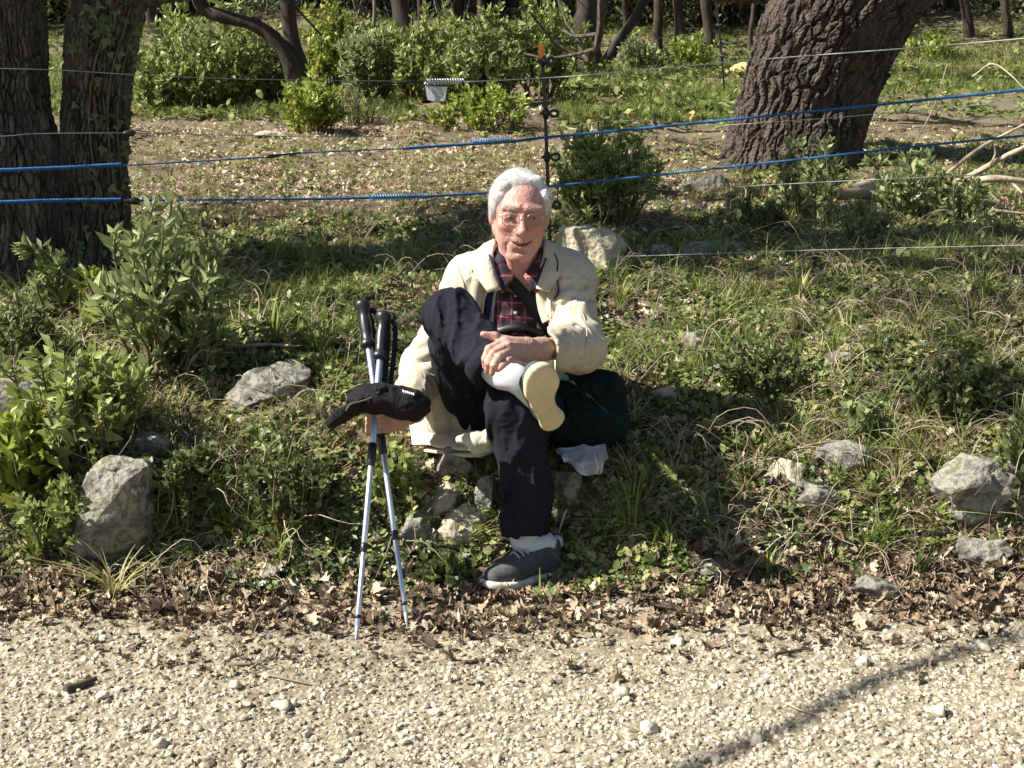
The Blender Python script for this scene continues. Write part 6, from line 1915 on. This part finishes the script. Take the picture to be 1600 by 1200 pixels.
def pole(top, bot, upd, label):
    d = (bot - top); L = np.linalg.norm(d); d /= L
    at = lambda t: top + d * t
    e = empty('walking_pole', bot, label, 'walking pole', 'pair of walking poles')
    def seg(name, a, b, ra, rb, m, n=14, parent=e):
        v, f = tube(np.stack([at(a), at(a + .002), at(b - .002), at(b)]), np.array([ra * .85, ra, rb, rb * .85]), n)
        return obj(name, v, f, m, parent)
    ts = np.array([0, .004, .014, .024, .034, .05, .075, .10, .118, .124, .134, .140, .146])
    rr = np.array([.012, .022, .0245, .021, .0150, .0155, .0185, .0165, .0160, .019, .0235, .022, .011])
    v, f = tube(np.stack([at(t) for t in ts]), rr, 18)
    hd = obj('handle', v, f, M['rubber'], e)
    s = A(1, .5, 0) / 1.118
    pth = catmull([at(.02) + s * .012, at(.05) + s * .036 + A(0, .01, 0), at(.13) + s * .040 + A(0, .015, 0), at(.22) + s * .036, at(.245) + s * .026, at(.20) + s * .020, at(.09) + s * .020, at(.03) + s * .014], 30)
    n_ = np.tile(A(.35, -.9, .2), (30, 1))
    v, f = ribbon(pth, .014, n_, .002)
    obj('wrist_strap', v, f, M['strap'], hd)
    seg('upper_tube', .142, .45 * L, .0092, .0092, M['pole_blue'])
    seg('lock', .45 * L - .03, .45 * L + .035, .0125, .0115, M['rubber'])
    seg('middle_tube', .45 * L + .03, .73 * L, .0080, .0080, M['pole_metal'])
    seg('collar', .73 * L - .012, .73 * L + .014, .0098, .0094, M['rubber'])
    seg('lower_tube', .73 * L + .012, .955 * L, .0068, .0066, M['pole_metal'])
    seg('basket', .925 * L, .935 * L, .0095, .0085, M['rubber'])
    seg('ferrule', .953 * L, .985 * L, .0062, .0045, M['grey_plastic'])
    seg('tip', .983 * L, L, .0038, .0022, M['spring'])
tipB = G(556, 1003); tipA = G(637, 982)
hub = P(590, 662, 4.0)
def top_on(u, v, tip, Yh):
    return P(u, v, Yh)
pole(P(566, 470, 4.20), tipA, None, 'silver walking pole whose black handle stands higher, tip planted at the right')
pole(P(600, 488, 4.14), tipB, None, 'silver walking pole with lower handle, tip planted nearest the camera')

# ---- black cap hung over the hand
cc = P(606, 629, 3.945)
Rc = np.array(Euler((math.radians(-18), math.radians(4), math.radians(6))).to_matrix())
Rb = np.array(Euler((math.radians(-25), math.radians(-30), math.radians(14))).to_matrix())
CAP = Solid([('+', Ell(cc, (.098, .072, .036), Rc), .03), ('+', Ell(cc + A(.055, -.005, -.008), (.052, .060, .036), Rc), .03), ('+', Ell(cc + A(-.03, 0, .012), (.06, .06, .032), Rc), .03)],
            lambda p, d: -.006 * fold(p, (9, 14, 26), 3., 2.2) - .004 * fold(p, (22, 18, 30), 9.) + .004 * noise(p * 15),
            lambda p, d: smax(d, -Ell(cc + A(0, .01, -.035), (.080, .060, .032), Rc)(p), .008))
capo = empty('cap', GRP, 'black peaked cap hung over the hand that grips the poles', 'cap')
crown, _ = solid('crown', CAP, cc - .15, cc + .15, .004, M['cap'], capo)
bc = P(548, 641, 3.91)
BRIM = Solid([('+', Ell(bc, (.070, .062, .013), Rb), .01), ('+', Ell(bc + A(-.018, -.012, -.012), (.045, .05, .012), Rb), .02)],
             lambda p, d: -.004 * fold(p, (14, 10, 20), 5.) + .003 * noise(p * 14), None)
solid('brim', BRIM, bc - .13, bc + .13, .0036, M['cap'], capo)
for pxs in ([(540, 642), (548, 632), (560, 628), (578, 622), (592, 612)], [(541, 616), (543, 624), (542, 630)]):
    pp = []
    for (u, v) in pxs:
        try: pp.append(hit(Solid([('+', Fn(lambda p: np.minimum(CAP(p), BRIM(p))), .01)]), u, v, off=.001)[0])
        except Exception: pass
    v, f = tube(catmull(pp, 20), .0026, 6); obj('piping', v, f, M['cap_edge'], crown)
lg = []
for k, (du, h0, h1) in enumerate([(0, -2.2, 2.0), (3.2, -1.6, 1.8), (6.2, -1.8, 1.4), (9.2, -1.6, 1.8), (12.4, -1.4, 1.6), (15.4, -1.8, 1.4)]):
    a, _n = hit(CAP, 630 + du, 612 + h0 + du * .30, off=.0012); b, _n = hit(CAP, 631.2 + du, 612 + h1 + du * .30, off=.0012)
    lg.append(tube(np.stack([a, (a + b) / 2, b]), np.array([.0018, .0022, .0018]), 5))
v, f = join(lg); obj('print', v, f, M['cap_print'], crown)

# ---- dark green shoulder bag
bg_c = P(915, 632, 4.32)
def box_d(c, half, rnd, R=None):
    def f(p):
        q = p - c
        if R is not None: q = q @ R
        q = np.abs(q) - np.array(half) + rnd
        return np.linalg.norm(np.maximum(q, 0), axis=1) + np.minimum(q.max(1), 0) - rnd
    return Fn(f)
Rg = np.array(Euler((math.radians(-14), math.radians(8), math.radians(-10))).to_matrix())
bag_disp = lambda p, d: -.010 * fold(warp(p, 6, .04), (5, 8, 16), 61., 2.4) - .005 * fold(warp(p, 9, .03), (18, 12, 9), 67., 2.6) + .008 * noise(p * 8)
BAG = Solid([('+', box_d(bg_c + A(.0, .02, -.012), (.105, .075, .098), .055, Rg), .03), ('+', Ell(bg_c + A(-.055, -.01, -.060), (.085, .075, .060)), .05), ('+', Ell(bg_c + A(.045, .0, -.055), (.070, .070, .058)), .05)], bag_disp)
FLAP = Solid([('+', box_d(bg_c + A(.0, .02, -.012), (.112, .082, .105), .055, Rg), .03)], bag_disp,
             lambda p, d: np.maximum(np.maximum(d, -(BAG(p) - .001)), (bg_c[2] + .012 + .018 * np.sin((p[:, 0] - bg_c[0]) * 14)) - p[:, 2]))
bag = empty('shoulder_bag', bg_c + A(0, 0, -.13), 'dark green shoulder bag slumped against the man\'s hip', 'bag')
solid('sack', BAG, bg_c - .22, bg_c + .22, .005, M['bag'], bag)
solid('flap', FLAP, bg_c - .22, bg_c + .22, .005, M['bag'], bag)
CHST = Solid(torso_ops(.012))
r_ = [hit(CHST, u, v, off=.006) for (u, v) in ((783, 405), (790, 428), (806, 446), (822, 466), (838, 487), (852, 508), (862, 528))]
ptsS = [r_[0][0] + A(-.02, .06, .03)] + [q[0] for q in r_] + [P(880, 560, 4.34), P(896, 588, 4.28)]
nrS = [A(-.3, .2, .9)] + [q[1] for q in r_] + [A(.2, -.9, .3), A(.1, -.8, .5)]
pS = catmull(ptsS, 50); nS = catmull(nrS, 50); nS /= np.linalg.norm(nS, axis=1)[:, None]
v, f = ribbon(pS, .036, nS, .003); obj('strap', v, f, M['strap'], bag)

# ---- folded cream pad he sits on
def sheet(corners, thick, seed, name, parent=None, crumple=.008, m=M['pad'], n=26):
    a, b, c, d = [np.array(q, float) for q in corners]
    t = np.linspace(0, 1, n)
    U, W = np.meshgrid(t, t, indexing='ij')
    top = (a * (1 - U)[..., None] + b * U[..., None]) * (1 - W)[..., None] + (d * (1 - U)[..., None] + c * U[..., None]) * W[..., None]
    top = top + A(0, 0, 1) * (crumple * fbm(top.reshape(-1, 3) * 11 + seed, 3)).reshape(n, n)[..., None]
    edge = np.minimum.reduce([U, 1 - U, W, 1 - W])
    top[..., 2] -= thick * .5 * np.exp(-edge * 30)
    bot = top - A(0, 0, thick) * (1 - .9 * np.exp(-edge * 40))[..., None]
    V = np.concatenate([top.reshape(-1, 3), bot.reshape(-1, 3)]); g_ = grid_faces(n, n)
    rim_ = []
    for k in range(n - 1):
        for (p0, p1) in (((k, 0), (k + 1, 0)), ((k + 1, n - 1), (k, n - 1)), ((0, k + 1), (0, k)), ((n - 1, k), (n - 1, k + 1))):
            i0, i1 = p0[0] * n + p0[1], p1[0] * n + p1[1]
            rim_.append([i1, i0, i0 + n * n, i1 + n * n])
    return V, [np.concatenate([g_, g_[:, ::-1] + n * n, np.array(rim_)])]
zs = P(700, 688, 4.24)[2]
pad = empty('seat_pad', P(700, 705, 4.3), 'folded cream cloth pad the man sits on above the stones', 'seat pad')
v, f = sheet([P(644, 690, 4.24), P(766, 700, 4.20), A(.22, 4.56, zs + .02), A(-.33, 4.56, zs + .02)], .016, 1., 'top')
obj('upper_fold', v, f, M['pad'], pad)
v, f = sheet([P(662, 702, 4.22), P(752, 712, 4.20), A(.20, 4.50, zs - .022), A(-.26, 4.50, zs - .022)], .010, 5., 'low', crumple=.006)
obj('lower_fold', v, f, M['pad'], pad)
CR = Solid([('+', Cone(P(722, 687, 4.17), P(760, 682, 4.17), .014, .017), .02), ('+', Cone(P(738, 696, 4.16), P(758, 690, 4.16), .010, .014), .02), ('+', Cone(P(745, 706, 4.16), P(764, 700, 4.17), .007, .012), .015)], lambda p, d: -.006 * fold(p, (30, 30, 40), 3., 1.8) + .003 * noise(p * 30))
solid('crumpled_end', CR, P(740, 692, 4.17) - .09, P(740, 692, 4.17) + .09, .0035, M['pad'], pad)
# ---- crumpled white cloth bag with handles under the shoulder bag
wc = P(912, 716, 4.16)
n_ = 40
U, W = np.meshgrid(np.linspace(0, 1, n_), np.linspace(0, 1, 22), indexing='ij')
top_e = catmull([P(868, 704, 4.22), P(890, 699, 4.22), P(915, 697, 4.22), P(946, 694, 4.22)], n_)
bot_e = catmull([P(874, 712, 4.17), P(892, 728, 4.14), P(918, 743, 4.12), P(938, 738, 4.12), P(949, 712, 4.14)], n_)
S_ = top_e[:, None] * (1 - W)[..., None] + bot_e[:, None] * W[..., None]
S_[..., 1] += -.022 * np.sin(W * np.pi) + .016 * np.sin(U * 21 + 2 * W + 1.5 * np.sin(U * 7)) * W ** .5 + .012 * fbm(S_.reshape(-1, 3) * 26, 3).reshape(U.shape)
S_[..., 2] += .006 * fbm(S_.reshape(-1, 3) * 30 + 4, 2).reshape(U.shape)
B2 = S_ + A(0, .004, 0)
V = np.concatenate([S_.reshape(-1, 3), B2.reshape(-1, 3)]); gf = grid_faces(n_, 22)
rim2 = []
for k in range(n_ - 1): rim2 += [[k * 22, (k + 1) * 22, (k + 1) * 22 + n_ * 22, k * 22 + n_ * 22], [(k + 1) * 22 + 21, k * 22 + 21, k * 22 + 21 + n_ * 22, (k + 1) * 22 + 21 + n_ * 22]]
wb = empty('cloth_bag', wc + A(0, .03, -.03), 'crumpled white cloth bag hanging out under the dark green bag', 'cloth bag')
obj('cloth', V, np.concatenate([gf, gf[:, ::-1] + n_ * 22, np.array(rim2)]), M['white_cloth'], wb)
pc = catmull([P(926, 702, 4.185), P(930, 716, 4.13), P(934, 730, 4.108), P(930, 741, 4.112)], 20)
v, f = ribbon(pc, .010, np.tile(A(.3, -.9, .25), (20, 1)), .003); obj('handle', v, f, M['white_cloth'], wb)
